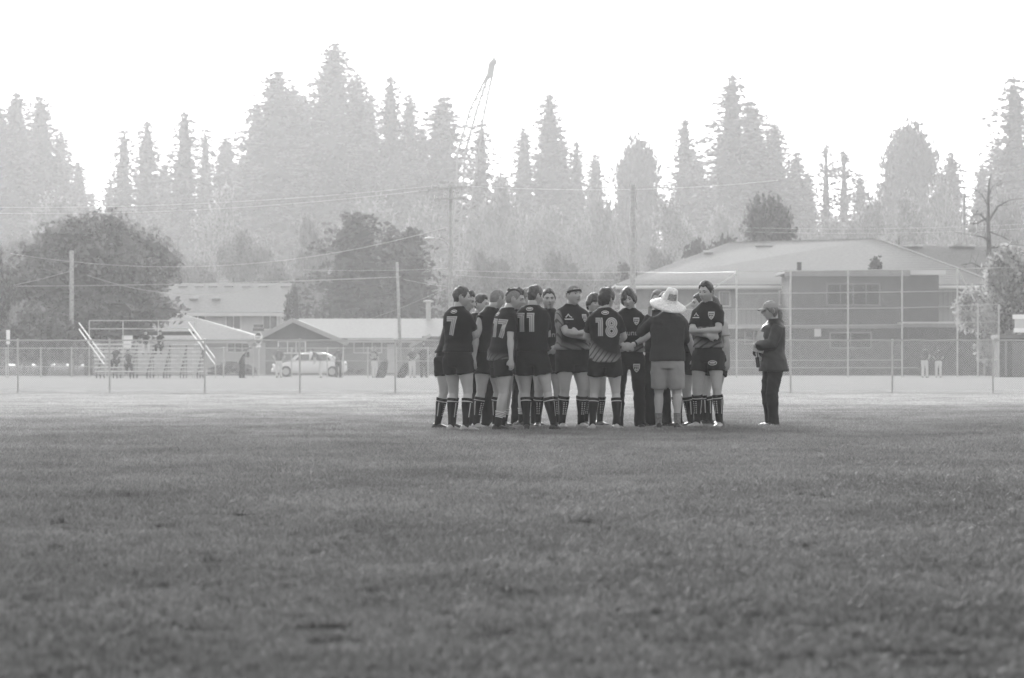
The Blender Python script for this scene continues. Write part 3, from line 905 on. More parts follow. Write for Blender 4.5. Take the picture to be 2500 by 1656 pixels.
# ------------------------------------------------------------------ trees
M['bark'] = mat('tree_bark', 0.09, 0.95, noise_s=4)
def leaf_mat(name, v, tr, lo=0.5, hi=1.6):
    m = mat(name, v, 0.7, noise_s=0.35, noise_a=0.3, trans=tr, spec=0.2)
    nt = m.node_tree; g = nt.nodes.new('ShaderNodeNewGeometry')
    rp = nt.nodes.new('ShaderNodeMapRange'); rp.inputs[3].default_value = lo; rp.inputs[4].default_value = hi
    nt.links.new(g.outputs['Random Per Island'], rp.inputs[0])
    b = nt.nodes['Principled BSDF']; src = b.inputs['Base Color'].links[0].from_socket
    mu = nt.nodes.new('ShaderNodeMath'); mu.operation = 'MULTIPLY'
    nt.links.new(src, mu.inputs[0]); nt.links.new(rp.outputs[0], mu.inputs[1])
    nt.links.new(mu.outputs[0], b.inputs['Base Color'])
    t_ = [q for q in nt.nodes if q.type == 'BSDF_TRANSLUCENT'][0]; nt.links.new(mu.outputs[0], t_.inputs[0])
    return m
M['needles'] = leaf_mat('conifer_needles', 0.05, 0.15, .85, 1.15)
M['needles_dark'] = leaf_mat('cedar_foliage', 0.06, 0.2)
M['leaves'] = leaf_mat('maple_leaves', 0.13, 0.35)
M['blossom'] = leaf_mat('pale_silvery_leaves', 0.32, 0.4)
M['leaves_light'] = leaf_mat('pale_leaves', 0.14, 0.3, .75, 1.25)

def leaf_quads(C, size, r, flat=0.0):
    """C (n,3) centres -> vertices/faces of randomly turned rhombic leaf clumps"""
    n = len(C)
    a = r.normal(size=(n, 3)); a[:, 2] *= (1 - flat); a /= np.linalg.norm(a, axis=1)[:, None]
    b = r.normal(size=(n, 3)); b -= (b * a).sum(1)[:, None] * a; b /= np.linalg.norm(b, axis=1)[:, None]
    s = (size * r.uniform(0.55, 1.35, n))[:, None]
    V = np.stack([C - a * s, C + b * s * .55, C + a * s, C - b * s * .55], 1).reshape(-1, 3)
    return V
def mesh_quads(name, V, m):
    n = len(V) // 4
    me = bpy.data.meshes.new(name)
    me.vertices.add(len(V)); me.vertices.foreach_set('co', V.astype(np.float32).ravel())
    me.loops.add(len(V)); me.loops.foreach_set('vertex_index', np.arange(len(V), dtype=np.int32))
    me.polygons.add(n); me.polygons.foreach_set('loop_start', np.arange(0, len(V), 4, dtype=np.int32))
    me.materials.append(m); me.update(); me.validate()
    return me

def conifer_mesh(seed, H=34.0, Rb=6.0, levels=80, low=0.1, sparse=0.0, droop=0.35, size=0.27, m='needles', pw=.62, per=3.0, core=.6):
    r = np.random.default_rng(seed)
    C = []; mb = MB()
    lean = r.normal(0, .3, 2)
    mb.tube([(0, 0, 0), (lean[0] * .3, lean[1] * .3, H * .5), (lean[0], lean[1], H * .985)], [H * .013, H * .008, .04], 7)
    for L_ in range(levels):
        t = low + (1 - low) * ((L_ + r.uniform(-.4, .4)) / levels)
        t = min(max(t, low), .99)
        z = t * H
        R_ = Rb * ((1 - t) ** pw) * (1.0 if t > low + .12 else .55 + .45 * (t - low) / .12) + .15
        nb = max(4, int(5 + 3 * (1 - t))); R_ *= r.uniform(.84, 1.14)
        a0 = r.uniform(0, 6.28)
        for k in range(nb):
            if r.random() < sparse: continue
            a = a0 + 6.283 * k / nb + r.normal(0, .2)
            len_ = R_ * r.uniform(.55, 1.2)
            if r.random() < .08: len_ *= 1.2
            ns = max(3, int(len_ / .30 * per))
            up = .25 if t > .7 else .05
            for s in range(ns):
                f = (s + r.uniform(.2, 1)) / ns
                w = .10 * len_ * (1 - f) + .14
                x = math.cos(a) * len_ * f - math.sin(a) * r.normal(0, w)
                y = math.sin(a) * len_ * f + math.cos(a) * r.normal(0, w)
                zz = z + r.normal(0, H / levels * .22) + up * len_ * f - droop * len_ * f * f - abs(r.normal(0, .16)) * (1 - .4 * f) + .12
                C.append((x + lean[0] * t, y + lean[1] * t, zz))
            if k % 2 == 0 and len_ > 1.2:
                e = len_ * .8
                mb.tube([(0, 0, z), (math.cos(a) * e, math.sin(a) * e, z + up * e - droop * e * .64)], [.09, .03], 3, caps=False)
    for s in range(10): C.append((lean[0] + r.normal(0, .06), lean[1] + r.normal(0, .06), H * (.955 + .045 * s / 10)))
    C = np.array(C)
    # dense inner boughs: a rough faceted cone inside the foliage
    co = []
    rows, cols = 34, 13
    ringz = []
    for i in range(rows):
        t = low + (.97 - low) * i / (rows - 1)
        base = Rb * ((1 - t) ** pw) * (1.0 if t > low + .12 else .55 + .45 * (t - low) / .12) * core
        ringz.append([(base * r.uniform(.45, 1.12) * (1 if i % 2 else .72) * math.cos(6.2832 * k / cols + i * .3) + lean[0] * t,
                       base * r.uniform(.45, 1.12) * (1 if i % 2 else .72) * math.sin(6.2832 * k / cols + i * .3) + lean[1] * t,
                       t * H + r.uniform(-.5, .5) - droop * base * .4) for k in range(cols)])
    for i in range(rows - 1):
        for k in range(cols):
            k2 = (k + 1) % cols
            co += [ringz[i][k], ringz[i][k2], ringz[i + 1][k2], ringz[i + 1][k]]
    V = np.concatenate([leaf_quads(C, size, r, .5), np.array(co)])
    return mb.mesh('trunk', M['bark']), mesh_quads('crown', V, M[m]), H, Rb

def broad_mesh(seed, H, W, size=.3, n=5000, m='leaves', lobes=14, base=.12, trunk_r=.3):
    r = np.random.default_rng(seed)
    mb = MB(); C = []; core = []
    zc = H * (base + 1) / 2; hz = H * (1 - base) / 2
    cs = []
    for k in range(lobes):
        u = r.normal(size=3); u /= np.linalg.norm(u); rad = r.uniform(.35, .88)
        u[:2] *= 1.15 - .35 * max(0, u[2])
        c = np.array([u[0] * W / 2 * rad, u[1] * W / 2 * rad * .9, zc + u[2] * hz * rad])
        s = np.array([W * r.uniform(.13, .24), W * r.uniform(.13, .22), hz * r.uniform(.2, .38)])
        if c[2] < H * .3: s[2] *= .7
        cs.append((c, s))
    cs.append((np.array([0, 0, zc * .9]), np.array([W * .26, W * .26, hz * .5])))
    tot = sum(s.prod() ** (2 / 3) for c, s in cs)
    for c, s in cs:
        k = int(n * s.prod() ** (2 / 3) / tot)
        u = r.normal(size=(k, 3)); u /= np.linalg.norm(u, axis=1)[:, None]
        rr = r.uniform(.35, 1.3, k) ** .5
        C.append(c + u * s * rr[:, None] * (1 + .12 * np.sin(u[:, :1] * 9 + u[:, 2:] * 7)))
        rows, cols = 7, 9
        rg = []
        for i in range(rows):
            a_ = math.pi * (i + .3) / (rows - .4)
            rg.append([c + s * np.array([math.sin(a_) * math.cos(6.2832 * k2 / cols + i * .35), math.sin(a_) * math.sin(6.2832 * k2 / cols + i * .35), math.cos(a_)]) * r.uniform(.5, .92) for k2 in range(cols)])
        for i in range(rows - 1):
            for k2 in range(cols):
                k3 = (k2 + 1) % cols
                core += [rg[i][k2], rg[i][k3], rg[i + 1][k3], rg[i + 1][k2]]
    C = np.concatenate(C); C = C[C[:, 2] > .15]
    mb.tube([(0, 0, 0), (0, 0, H * .3), (0, 0, H * .7)], [trunk_r, trunk_r * .75, trunk_r * .25], 8)
    for c, s in cs[:-1]:
        z0 = H * r.uniform(.18, .4)
        mid = (c * .5 + np.array([0, 0, (z0 + c[2]) * .25]))
        mb.tube([(0, 0, z0), tuple(mid), tuple(c)], [trunk_r * .4, trunk_r * .22, .03], 5)
    return mb.mesh('trunk', M['bark']), mesh_quads('crown', np.concatenate([leaf_quads(C, size, r, .2), np.array(core)]), M[m]), H, W / 2

def place_tree(name, v, px, ytop, D, hw, label, cat, group=None, rz=None, sxy=None):
    tm, cm, H, Rb = v
    h = Z(ytop, D)
    t = tag(empty(name, (X(px, D), D, 0), rz if rz is not None else random.uniform(0, 6.28)), label, cat, group)
    k = h / H; w = hw / FPX * D / Rb
    t.scale = (w, w, k)
    obj_from('trunk', tm, t); obj_from('crown', cm, t)
    return t

CON = [conifer_mesh(21), conifer_mesh(22, Rb=7, sparse=.08, droop=.45, levels=46, core=.4), conifer_mesh(23, Rb=5, levels=66, droop=.3),
       conifer_mesh(24, Rb=6.5, levels=54, sparse=.15, droop=.25, pw=.55), conifer_mesh(25, H=30, Rb=6.5, levels=34, sparse=.25, droop=.1, low=.2, core=.25)]
# (px, ytop, D, half width px, variant)
CL = [
 (8, 262, 560, 75, 0), (48, 225, 570, 70, 3), (106, 236, 580, 72, 0), (152, 322, 590, 62, 2), (190, 395, 600, 50, 0), (60, 330, 600, 110, 3), (225, 470, 610, 40, 2),
 (300, 312, 570, 60, 1), (357, 296, 575, 62, 2), (440, 270, 560, 78, 1), (505, 310, 580, 50, 1), (548, 332, 590, 60, 3), (262, 440, 590, 48, 1), (400, 400, 600, 60, 2),
 (668, 172, 560, 100, 0), (705, 215, 570, 80, 3), (620, 250, 575, 60, 3), (735, 232, 585, 70, 0), (812, 102, 570, 88, 0), (790, 170, 590, 80, 3),
 (872, 178, 575, 75, 0), (905, 230, 590, 60, 2), (955, 186, 560, 60, 2), (1003, 228, 580, 55, 2), (1068, 236, 565, 90, 0), (1040, 330, 590, 60, 3), (1168, 296, 570, 62, 1),
 (760, 330, 600, 120, 0), (860, 330, 605, 110, 3), (960, 380, 610, 90, 0), (600, 380, 605, 80, 3),
 (1342, 230, 565, 72, 2), (1281, 312, 580, 48, 0), (1409, 345, 585, 42, 2), (1375, 330, 600, 50, 0), (1225, 420, 590, 45, 3), (1450, 375, 600, 50, 2),
 (1669, 290, 575, 55, 2), (1772, 180, 560, 98, 1), (1848, 248, 570, 78, 0), (1893, 300, 580, 66, 0), (1935, 372, 590, 55, 0), (1975, 420, 600, 45, 2), (1700, 380, 600, 80, 3), (1800, 330, 605, 120, 0),
 (2016, 350, 575, 52, 4), (2062, 365, 570, 62, 4), (2108, 420, 590, 55, 1), (2160, 430, 600, 50, 0),
 (2330, 372, 590, 52, 0), (2392, 400, 600, 45, 3), (2488, 186, 565, 92, 1), (2440, 350, 585, 60, 0), (2545, 230, 590, 80, 0), (2290, 420, 600, 60, 3), (1560, 420, 600, 60, 0)]
def where(px):
    return ('far left', 'left', 'centre left', 'middle', 'centre right', 'right', 'far right')[min(6, max(0, int(px / 358)))]
ONES = 'zeroth first second third fourth fifth sixth seventh eighth ninth tenth eleventh twelfth thirteenth fourteenth fifteenth sixteenth seventeenth eighteenth nineteenth'.split()
def ordinal(n):
    if n < 20: return ONES[n]
    t_, o_ = divmod(n, 10)
    return ['twentieth', 'thirtieth', 'fortieth', 'fiftieth', 'sixtieth'][t_ - 2] if o_ == 0 else ['twenty', 'thirty', 'forty', 'fifty', 'sixty'][t_ - 2] + '-' + ONES[o_]
shape = {0: 'dense dark conifer', 1: 'open conifer with drooping boughs', 2: 'narrow slender conifer', 3: 'bushy uneven conifer', 4: 'sparse ragged conifer with gaps'}
CL.sort(key=lambda c: c[0])
for i, (px, yt, D, hw, v) in enumerate(CL):
    lab = f"{shape[v]}, {ordinal(i + 1)} from the left in the treeline" + (', very tall' if yt < 200 else '')
    place_tree('conifer_tree', CON[v], px, yt, D * 1.22, hw * (2.3 if v in (0, 1, 3) else 2.0), lab, 'conifer', 'conifers in the misty treeline')

BR = [broad_mesh(31, 14, 14, .26, 11000, 'leaves_light'), broad_mesh(32, 14, 12, .26, 10000, 'leaves'), broad_mesh(33, 12, 14, .25, 11000, 'leaves_light', lobes=18)]
BR.append(broad_mesh(34, 14, 11, .26, 12000, 'needles', lobes=22, base=.3))
BL = [ # px, ytop, D, halfwidth, variant, label
 (1545, 345, 540, 85, 3, 'rounded broadleaf tree between the thick pole and the tallest right conifer'),
 (2232, 312, 545, 112, 3, 'large round topped broadleaf tree in the right treeline'),
 (2300, 420, 530, 70, 1, 'smaller broadleaf tree right of the large round topped one'),
 (605, 505, 420, 85, 0, 'pale leafy tree above the pale house roof'),
 (450, 560, 410, 90, 0, 'pale bushy tree right of the big maple'),
 (330, 540, 430, 90, 2, 'pale leafy tree peeping over the big maple'),
 (780, 515, 430, 70, 2, 'pale tall shrubby tree left of the dark cedar'),
 (60, 570, 400, 90, 2, 'pale tree at the far left behind the maple'),
 (700, 590, 400, 75, 0, 'pale low tree between pale house and dark cedar'),
 (1150, 600, 380, 80, 2, 'pale bushy tree just right of the crossarm pole'),
 (1250, 585, 385, 95, 0, 'pale broad bush behind the heads of the huddle'),
 (1370, 600, 390, 85, 2, 'pale bush left of the thick pole'),
 (1480, 610, 395, 75, 0, 'pale bush directly behind the thick pole'),
 (1590, 590, 400, 70, 2, 'pale bush right of the thick pole'),
 (1210, 430, 480, 80, 2, 'pale tall tree under the crane boom'),
 (1320, 440, 490, 90, 0, 'pale tall tree below the narrow central conifer'),
 (1440, 450, 490, 80, 2, 'pale tall tree left of the thick pole top'),
 (1640, 480, 470, 90, 1, 'hazy broadleaf tree above the left hip of the clubhouse roof'),
 (1760, 500, 480, 90, 2, 'pale tree above the clubhouse ridge'),
 (2000, 470, 480, 95, 0, 'pale tree right of the dark pine above the roof'),
 (2120, 470, 470, 85, 1, 'hazy tree behind the clubhouse ridge end'),
 (2220, 460, 460, 90, 1, 'dark hazy tree left of the transformer pole'),
 (2420, 450, 470, 90, 2, 'pale tree behind the bare tree'),
 (900, 470, 500, 120, 1, 'hazy tree mass above the dark cedar'),
 (540, 450, 500, 120, 1, 'hazy tree below the gap in the conifers'),
 (140, 470, 500, 130, 1, 'hazy tree above the big maple'),
 (1030, 480, 490, 90, 1, 'hazy tree left of the crossarm pole'),
]
for px, yt, D, hw, v, lab in BL:
    D = 420 + (D - 380) * 1.7 if D > 455 else D * 1.06
    place_tree('broadleaf_tree', BR[v], px, yt, D, hw, lab, 'tree', 'broadleaf trees in the mist')

place_tree('maple_tree', broad_mesh(41, 12, 13, .24, 15000, 'leaves', lobes=34, trunk_r=.35), 215, 515, 268, 205, 'big round dark maple behind the bleacher on the left', 'maple', rz=.4)
place_tree('maple_tree', broad_mesh(42, 8, 7, .26, 6000, 'leaves', lobes=12, trunk_r=.25), -25, 590, 262, 62, 'dark tree cut off by the left edge', 'tree', rz=.4)
place_tree('maple_tree', broad_mesh(46, 5, 8, .26, 6000, 'leaves', lobes=12, trunk_r=.2), 110, 735, 258, 130, 'dark shrubby tree low behind the left end of the bleacher', 'tree', rz=1.4)
place_tree('cedar_tree', conifer_mesh(43, H=14, Rb=6.5, levels=40, low=.04, droop=.15, size=.3, m='needles_dark', pw=.42, per=1.5), 862, 518, 335, 190, 'broad dark cedar behind the gabled house roof', 'cedar')
place_tree('cedar_tree', conifer_mesh(44, H=12, Rb=4.5, levels=36, low=.04, droop=.15, size=.3, m='needles_dark', pw=.42, per=1.5), 1000, 556, 330, 125, 'smaller dark cedar left of the crossarm pole', 'cedar')
place_tree('pine_tree', broad_mesh(45, 12, 12, .3, 7000, 'needles_dark', lobes=14), 1880, 503, 330, 105, 'flat topped dark pine behind the clubhouse ridge', 'pine')
place_tree('pine_tree', broad_mesh(47, 9, 8, .3, 3500, 'needles', lobes=9), 1740, 570, 345, 85, 'hazy dark tree left behind the clubhouse roof', 'tree')
place_tree('small_conifer', broad_mesh(48, 8, 3, .16, 3500, 'needles', lobes=14, trunk_r=.08), 2140, 622, 281, 44, 'small young pine poking over the flat roof', 'pine')
place_tree('flowering_shrub', broad_mesh(49, 8, 8, .2, 12000, 'blossom', lobes=22, base=.02, trunk_r=.15), 2475, 608, 246, 115, 'large pale leafy shrub tree beside the clubhouse on the right', 'tree')
place_tree('low_conifer', conifer_mesh(52, H=12, Rb=4, levels=24, low=.04, size=.3, m='needles', per=2), 1530, 640, 350, 80, 'low dark conifer beside the thick pole', 'conifer')
place_tree('cedar_tree', conifer_mesh(53, H=12, Rb=4.5, levels=36, low=.04, droop=.15, size=.3, m='needles_dark', pw=.42, per=1.5), 945, 560, 338, 120, 'middle cedar between the broad one and the smaller one', 'cedar')
# arborvitae and hedge
AV = conifer_mesh(50, H=6, Rb=1.1, levels=26, low=.01, droop=.05, size=.17, m='needles_dark', pw=.3, per=2.2)
for px, yt, hw, lab in ((701, 716, 15, 'shorter columnar evergreen beside the pale house corner'), (724, 698, 20, 'taller columnar evergreen beside the pale house corner')):
    place_tree('columnar_evergreen', AV, px, yt, 306, hw, lab, 'evergreen')
HG = [conifer_mesh(60 + i, H=5, Rb=1.2, levels=16, low=.02, droop=.05, size=.2, m='needles_dark', pw=.5, per=1.8) for i in range(2)]
hx = [752, 772, 790, 808, 826, 846, 868, 890, 908, 930, 952, 1000, 1020]
for i, px in enumerate(hx):
    yt = random.choice([735, 742, 748, 755, 760]) + (10 if px > 900 else 0)
    place_tree('hedge_shrub', HG[i % 2], px, yt, 302, 13, f'pointed evergreen shrub, {ordinal(i + 1)} from the left in the hedge behind the gabled roof', 'shrub', 'pointed shrubs behind the gabled roof')
# thicket of separate bushes closing the view under the trees
TB = [broad_mesh(80 + i, 5, 6, .25, 4500, 'leaves_light' if i else 'leaves', lobes=12, base=0, trunk_r=.1) for i in range(2)]
for i, (px, yt, hw) in enumerate(((20, 790, 60), (75, 800, 50), (130, 790, 55), (190, 805, 50), (250, 800, 50), (310, 805, 45), (1130, 760, 55), (1200, 745, 60), (1275, 770, 55), (1350, 750, 60), (1425, 765, 55), (1495, 745, 50), (1560, 760, 50), (2460, 800, 60), (2530, 760, 50))):
    place_tree('thicket_bush', TB[i % 2], px, yt, 352 + (i % 3) * 4, hw, f'hazy bush at the foot of the trees, {ordinal(i + 1)} of the low row from the left', 'bush', 'bushes at the foot of the trees')
# low bushes before the houses
BSH = broad_mesh(70, 1.4, 2.2, .12, 1500, 'leaves', lobes=8, base=0, trunk_r=.05)
for px, yt, D, hw, lab in ((1160, 870, 262, 45, 'low bush by the road behind the huddle on the left'), (590, 880, 262, 60, 'long low bush left of the parked car'), (540, 888, 262, 45, 'small low bush beside the bleacher end'),
                      (1600, 850, 262, 60, 'low bush behind the coach in the straw hat'), (1700, 860, 262, 50, 'low bush left of the backstop'), (860, 895, 262, 30, 'small bush right of the parked car')):
    place_tree('bush', BSH, px, yt, D, hw, lab, 'bush')
# bare tree, right
D = 262.0
t = tag(empty('bare_tree', (X(2413, D), D, 0)), 'leafless tree with crooked branches in front of the clubhouse roof', 'bare tree')
mb = MB(); r = np.random.default_rng(8); H = Z(432, D)
def W_(px, y, dy=0): return Vector((X(px, D) - t.location.x, dy, Z(y, D)))
trunk = [Vector((0.1, 0, 0)), W_(2417, 720), W_(2416, 650), W_(2413, 560), W_(2413, 500), W_(2414, 450), W_(2420, 425)]
mb.tube(trunk, [.3, .27, .2, .13, .09, .06, .03], 9); mb.build('trunk', M['bark'], t, True)
mb = MB()
def branch(a, pts, r0):
    P_ = [a] + pts; n_ = len(P_)
    mb.tube(P_, [r0 * (1 - .85 * i / (n_ - 1)) for i in range(n_)], 5)
    for i in range(1, n_):
        for _ in range(3):
            f = r.random(); q = P_[i - 1].lerp(P_[i], f)
            d_ = Vector(r.normal(0, .5, 3)) + Vector((0, 0, .25))
            mb.tube([q, q + d_ * .5, q + d_ * .8 + Vector((0, 0, .1))], [.02, .014, .006], 3)
branch(W_(2413, 545), [W_(2395, 524, .3), W_(2382, 524, .4), W_(2370, 540, .5)], .08)
branch(W_(2414, 540), [W_(2435, 505, -.3), W_(2462, 490, -.4), W_(2500, 484, -.6)], .09)
branch(W_(2414, 505), [W_(2400, 475, .5), W_(2385, 463, .8), W_(2372, 458, 1)], .06)
branch(W_(2415, 605), [W_(2440, 602, .6), W_(2470, 596, .9), W_(2520, 600, 1.2)], .08)
branch(W_(2416, 590), [W_(2400, 580, -.5), W_(2375, 576, -.8), W_(2345, 572, -1.1)], .08)
branch(W_(2414, 565), [W_(2445, 580, -.9), W_(2475, 598, -1.3)], .06)
branch(W_(2416, 640), [W_(2395, 655, -.6), W_(2370, 643, -1), W_(2338, 649, -1.2)], .08)
branch(W_(2416, 625), [W_(2432, 650, .8), W_(2455, 662, 1.2)], .06)
branch(W_(2413, 480), [W_(2425, 455, .3), W_(2445, 440, .5)], .05)
branch(W_(2413, 530), [W_(2390, 545, .9), W_(2352, 546, 1.4)], .06)
mb.build('branches', M['bark'], t)
# ------------------------------------------------------------------ people
M['skin'] = mat('skin', 0.38, 0.5, spec=0.35, noise_s=9, noise_a=0.07)
M['skin_tan'] = mat('tanned_skin', 0.38, 0.5, spec=0.35, noise_s=9, noise_a=0.08)
M['lips'] = mat('lips', 0.17, 0.5)
M['brow'] = mat('eyebrow_hair', 0.035, 0.8)
M['eye'] = mat('eye', 0.05, 0.2, spec=0.6)
M['hair_dark'] = mat('dark_hair', 0.022, 0.5, noise_s=30, noise_a=0.6, bump=0.012, bump_s=45, spec=0.5)
M['hair_mid'] = mat('brown_hair', 0.06, 0.55, noise_s=30, noise_a=0.5, bump=0.01, bump_s=45, spec=0.5)
M['hair_light'] = mat('fair_hair', 0.16, 0.55, noise_s=30, noise_a=0.4, bump=0.008, bump_s=50, spec=0.5)
M['hair_buzz'] = mat('shaved_hair', 0.19, 0.8, noise_s=40, noise_a=0.2)
M['sock_black'] = mat('black_sock', 0.010, 0.9)
M['white_cloth'] = mat('white_cloth', 0.62, 0.8, noise_s=20, noise_a=0.08)
M['boot_black'] = mat('black_boot', 0.012, 0.4, spec=0.5)
M['boot_white'] = mat('white_boot', 0.33, 0.45, spec=0.5)
M['black_cloth'] = mat('black_cloth', 0.009, 0.85, noise_s=6, noise_a=0.3)
M['print_light'] = mat('light_print', 0.48, 0.7)
M['print_grey'] = mat('grey_print', 0.27, 0.7)

def jersey_mat(name, hem=0.0, hem_top=1.1, swoosh=1.0, base=0.006, sleeve=False):
    """black jersey; pale slanting stripes printed round the hem (and on the sleeves)"""
    m = bpy.data.materials.new(name); m.use_nodes = True
    nt = m.node_tree; b = nt.nodes['Principled BSDF']
    b.inputs['Roughness'].default_value = 0.75; b.inputs['Specular IOR Level'].default_value = 0.18
    b.inputs['Sheen Weight'].default_value = 0.03
    at = nt.nodes.new('ShaderNodeAttribute'); at.attribute_name = 'rest'
    sp = nt.nodes.new('ShaderNodeSeparateXYZ'); nt.links.new(at.outputs['Vector'], sp.inputs[0])
    def math_(op, a, c=None, d=None):
        q = nt.nodes.new('ShaderNodeMath'); q.operation = op
        for i, s in enumerate((a, c, d)):
            if s is None: continue
            if isinstance(s, (int, float)): q.inputs[i].default_value = s
            else: nt.links.new(s, q.inputs[i])
        return q.outputs[0]
    x, y, z = sp.outputs[0], sp.outputs[1], sp.outputs[2]
    nz = nt.nodes.new('ShaderNodeTexNoise'); nz.inputs['Scale'].default_value = 5
    nt.links.new(at.outputs['Vector'], nz.inputs['Vector'])
    if hem:
        # boundary height slopes with x: hem_top on one side, lower at the other
        bd = math_('MULTIPLY_ADD', x, 0.55 * swoosh, hem_top)
        curve = math_('MULTIPLY', math_('MULTIPLY', x, x), 1.6)
        bd = math_('ADD', bd, curve)
        dlt = math_('SUBTRACT', bd, z)                       # >0 below the boundary
        mask = nt.nodes.new('ShaderNodeMapRange'); mask.inputs[1].default_value = -0.03; mask.inputs[2].default_value = 0.09
        nt.links.new(dlt, mask.inputs[0])
        ph = math_('MULTIPLY_ADD', x, 1.0 * swoosh, math_('MULTIPLY', z, 0.75))
        ph = math_('MULTIPLY_ADD', nz.outputs[0], 0.02, ph)
        st = math_('SINE', math_('MULTIPLY', ph, 95))
        sm = nt.nodes.new('ShaderNodeMapRange'); sm.inputs[1].default_value = -0.95; sm.inputs[2].default_value = -0.3
        sm.inputs[3].default_value = 0.12
        nt.links.new(st, sm.inputs[0])
        f = math_('MULTIPLY', mask.outputs[0], sm.outputs[0])
        if sleeve:
            ax = math_('ABSOLUTE', x)
            s1 = nt.nodes.new('ShaderNodeMapRange'); s1.inputs[1].default_value = 0.185; s1.inputs[2].default_value = 0.215
            nt.links.new(ax, s1.inputs[0])
            st2 = math_('SINE', math_('MULTIPLY', math_('MULTIPLY_ADD', z, .35, x), 150))
            s2 = nt.nodes.new('ShaderNodeMapRange'); s2.inputs[1].default_value = -0.9; s2.inputs[2].default_value = -0.4; s2.inputs[3].default_value = .2
            nt.links.new(st2, s2.inputs[0])
            f = math_('MAXIMUM', f, math_('MULTIPLY', s1.outputs[0], s2.outputs[0]))
        fm = math_('MULTIPLY', f, hem)
        col = math_('ADD', fm, base)
    else:
        col = math_('MULTIPLY_ADD', nz.outputs[0], base * .6, base * .7)
    nt.links.new(col, b.inputs['Base Color'])
    return m
M['jersey'] = jersey_mat('black_jersey')
M['jersey_hem'] = jersey_mat('black_jersey_with_striped_hem', 0.24, 1.0, 1.0)
M['jersey_hem2'] = jersey_mat('black_jersey_with_grey_stripes', 0.22, 1.06, -0.5, sleeve=False)
M['jersey_sleeve'] = jersey_mat('jersey_with_grey_sleeves', 0.20, 1.05, 0.35, sleeve=True)
M['coach_shirt'] = mat('dark_long_sleeve_shirt', 0.026, 0.85, noise_s=7, noise_a=0.2)
M['khaki'] = mat('khaki_cloth', 0.30, 0.85, noise_s=5, noise_a=0.1)
M['grey_cloth'] = mat('grey_cloth', 0.38, 0.85, noise_s=5, noise_a=0.1)
M['grey_sock'] = mat('grey_sock', 0.17, 0.9, noise_s=30, noise_a=0.4)
M['jacket'] = mat('dark_rain_jacket', 0.016, 0.55, noise_s=5, noise_a=0.3, spec=0.5)
M['trousers'] = mat('dark_trousers', 0.02, 0.8, noise_s=5, noise_a=0.3)
M['straw'] = mat('straw', 0.7, 0.8, noise_s=40, noise_a=0.2, bump=0.004, bump_s=90)
M['straw_dark'] = mat('woven_straw_vent', 0.3, 0.8, noise_s=70, noise_a=0.5)
M['cap_cloth'] = mat('grey_cap_cloth', 0.30, 0.8)
M['ball_shirt'] = mat('dark_baseball_jersey', 0.04, 0.8)
M['ball_pants'] = mat('white_baseball_trousers', 0.55, 0.8)

def V3(*a): return Vector(a)

def ik(a, target, l1, l2, pole):
    a, t = Vector(a), Vector(target)
    d = t - a; L_ = d.length
    mx_ = (l1 + l2) * .999
    if L_ > mx_: t = a + d * (mx_ / L_); d = t - a; L_ = mx_
    d.normalize()
    k = (l1 * l1 - l2 * l2 + L_ * L_) / (2 * L_)
    h = math.sqrt(max(0, l1 * l1 - k * k))
    p = Vector(pole) - d * Vector(pole).dot(d)
    if p.length < 1e-4: p = d.orthogonal()
    p.normalize()
    return a + d * k + p * h, t

def ring(c, ux, uy, rx, ry, n=16, sq=1.0):
    out = []
    for k in range(n):
        a = 2 * math.pi * k / n
        ca, sa = math.cos(a), math.sin(a)
        if sq != 1.0:
            ca = math.copysign(abs(ca) ** sq, ca); sa = math.copysign(abs(sa) ** sq, sa)
        out.append(Vector(c) + ux * (rx * ca) + uy * (ry * sa))
    return out

def remesh_mb(mb, voxel, smooth_it=3, shade=True):
    me = mb.mesh('tmp', [])
    o = bpy.data.objects.new('tmp', me); sc.collection.objects.link(o)
    m1 = o.modifiers.new('r', 'REMESH'); m1.mode = 'VOXEL'; m1.voxel_size = voxel; m1.use_smooth_shade = True
    m2 = o.modifiers.new('s', 'SMOOTH'); m2.factor = 0.5; m2.iterations = smooth_it
    dg = bpy.context.evaluated_depsgraph_get()
    out = bpy.data.meshes.new_from_object(o.evaluated_get(dg))
    bpy.data.objects.remove(o); bpy.data.meshes.remove(me)
    n = len(out.vertices)
    co = np.empty(n * 3, np.float32); out.vertices.foreach_get('co', co)
    return out, co.reshape(-1, 3)

def folds(me, amp, seed, dirs=5, freq=(14, 34), zbias=None):
    """cloth folds: sum of ridged waves in random directions plus noise, along the normals"""
    n = len(me.vertices)
    co = np.empty(n * 3, np.float32); me.vertices.foreach_get('co', co); co = co.reshape(-1, 3)
    no = np.array([v.normal[:] for v in me.vertices], np.float32)
    r = np.random.default_rng(seed)
    d = np.zeros(n, np.float32)
    warp = np.sin(co[:, [1]] * 9 + r.uniform(0, 6)) * .03 + np.sin(co[:, [2]] * 7 + r.uniform(0, 6)) * .04
    for _ in range(dirs):
        v = r.normal(size=3); v[2] *= 1.3; v /= np.linalg.norm(v)
        f = r.uniform(*freq)
        w = np.sin((co + warp) @ v * f + r.uniform(0, 6.28))
        m_ = .5 + .5 * np.sin(co @ r.normal(size=3) * 5 + r.uniform(0, 6.28))
        d += (1 - np.abs(w)) ** 2 * m_ - .13
    d *= amp / math.sqrt(dirs)
    co2 = co + no * d[:, None]
    me.vertices.foreach_set('co', co2.ravel()); me.update()

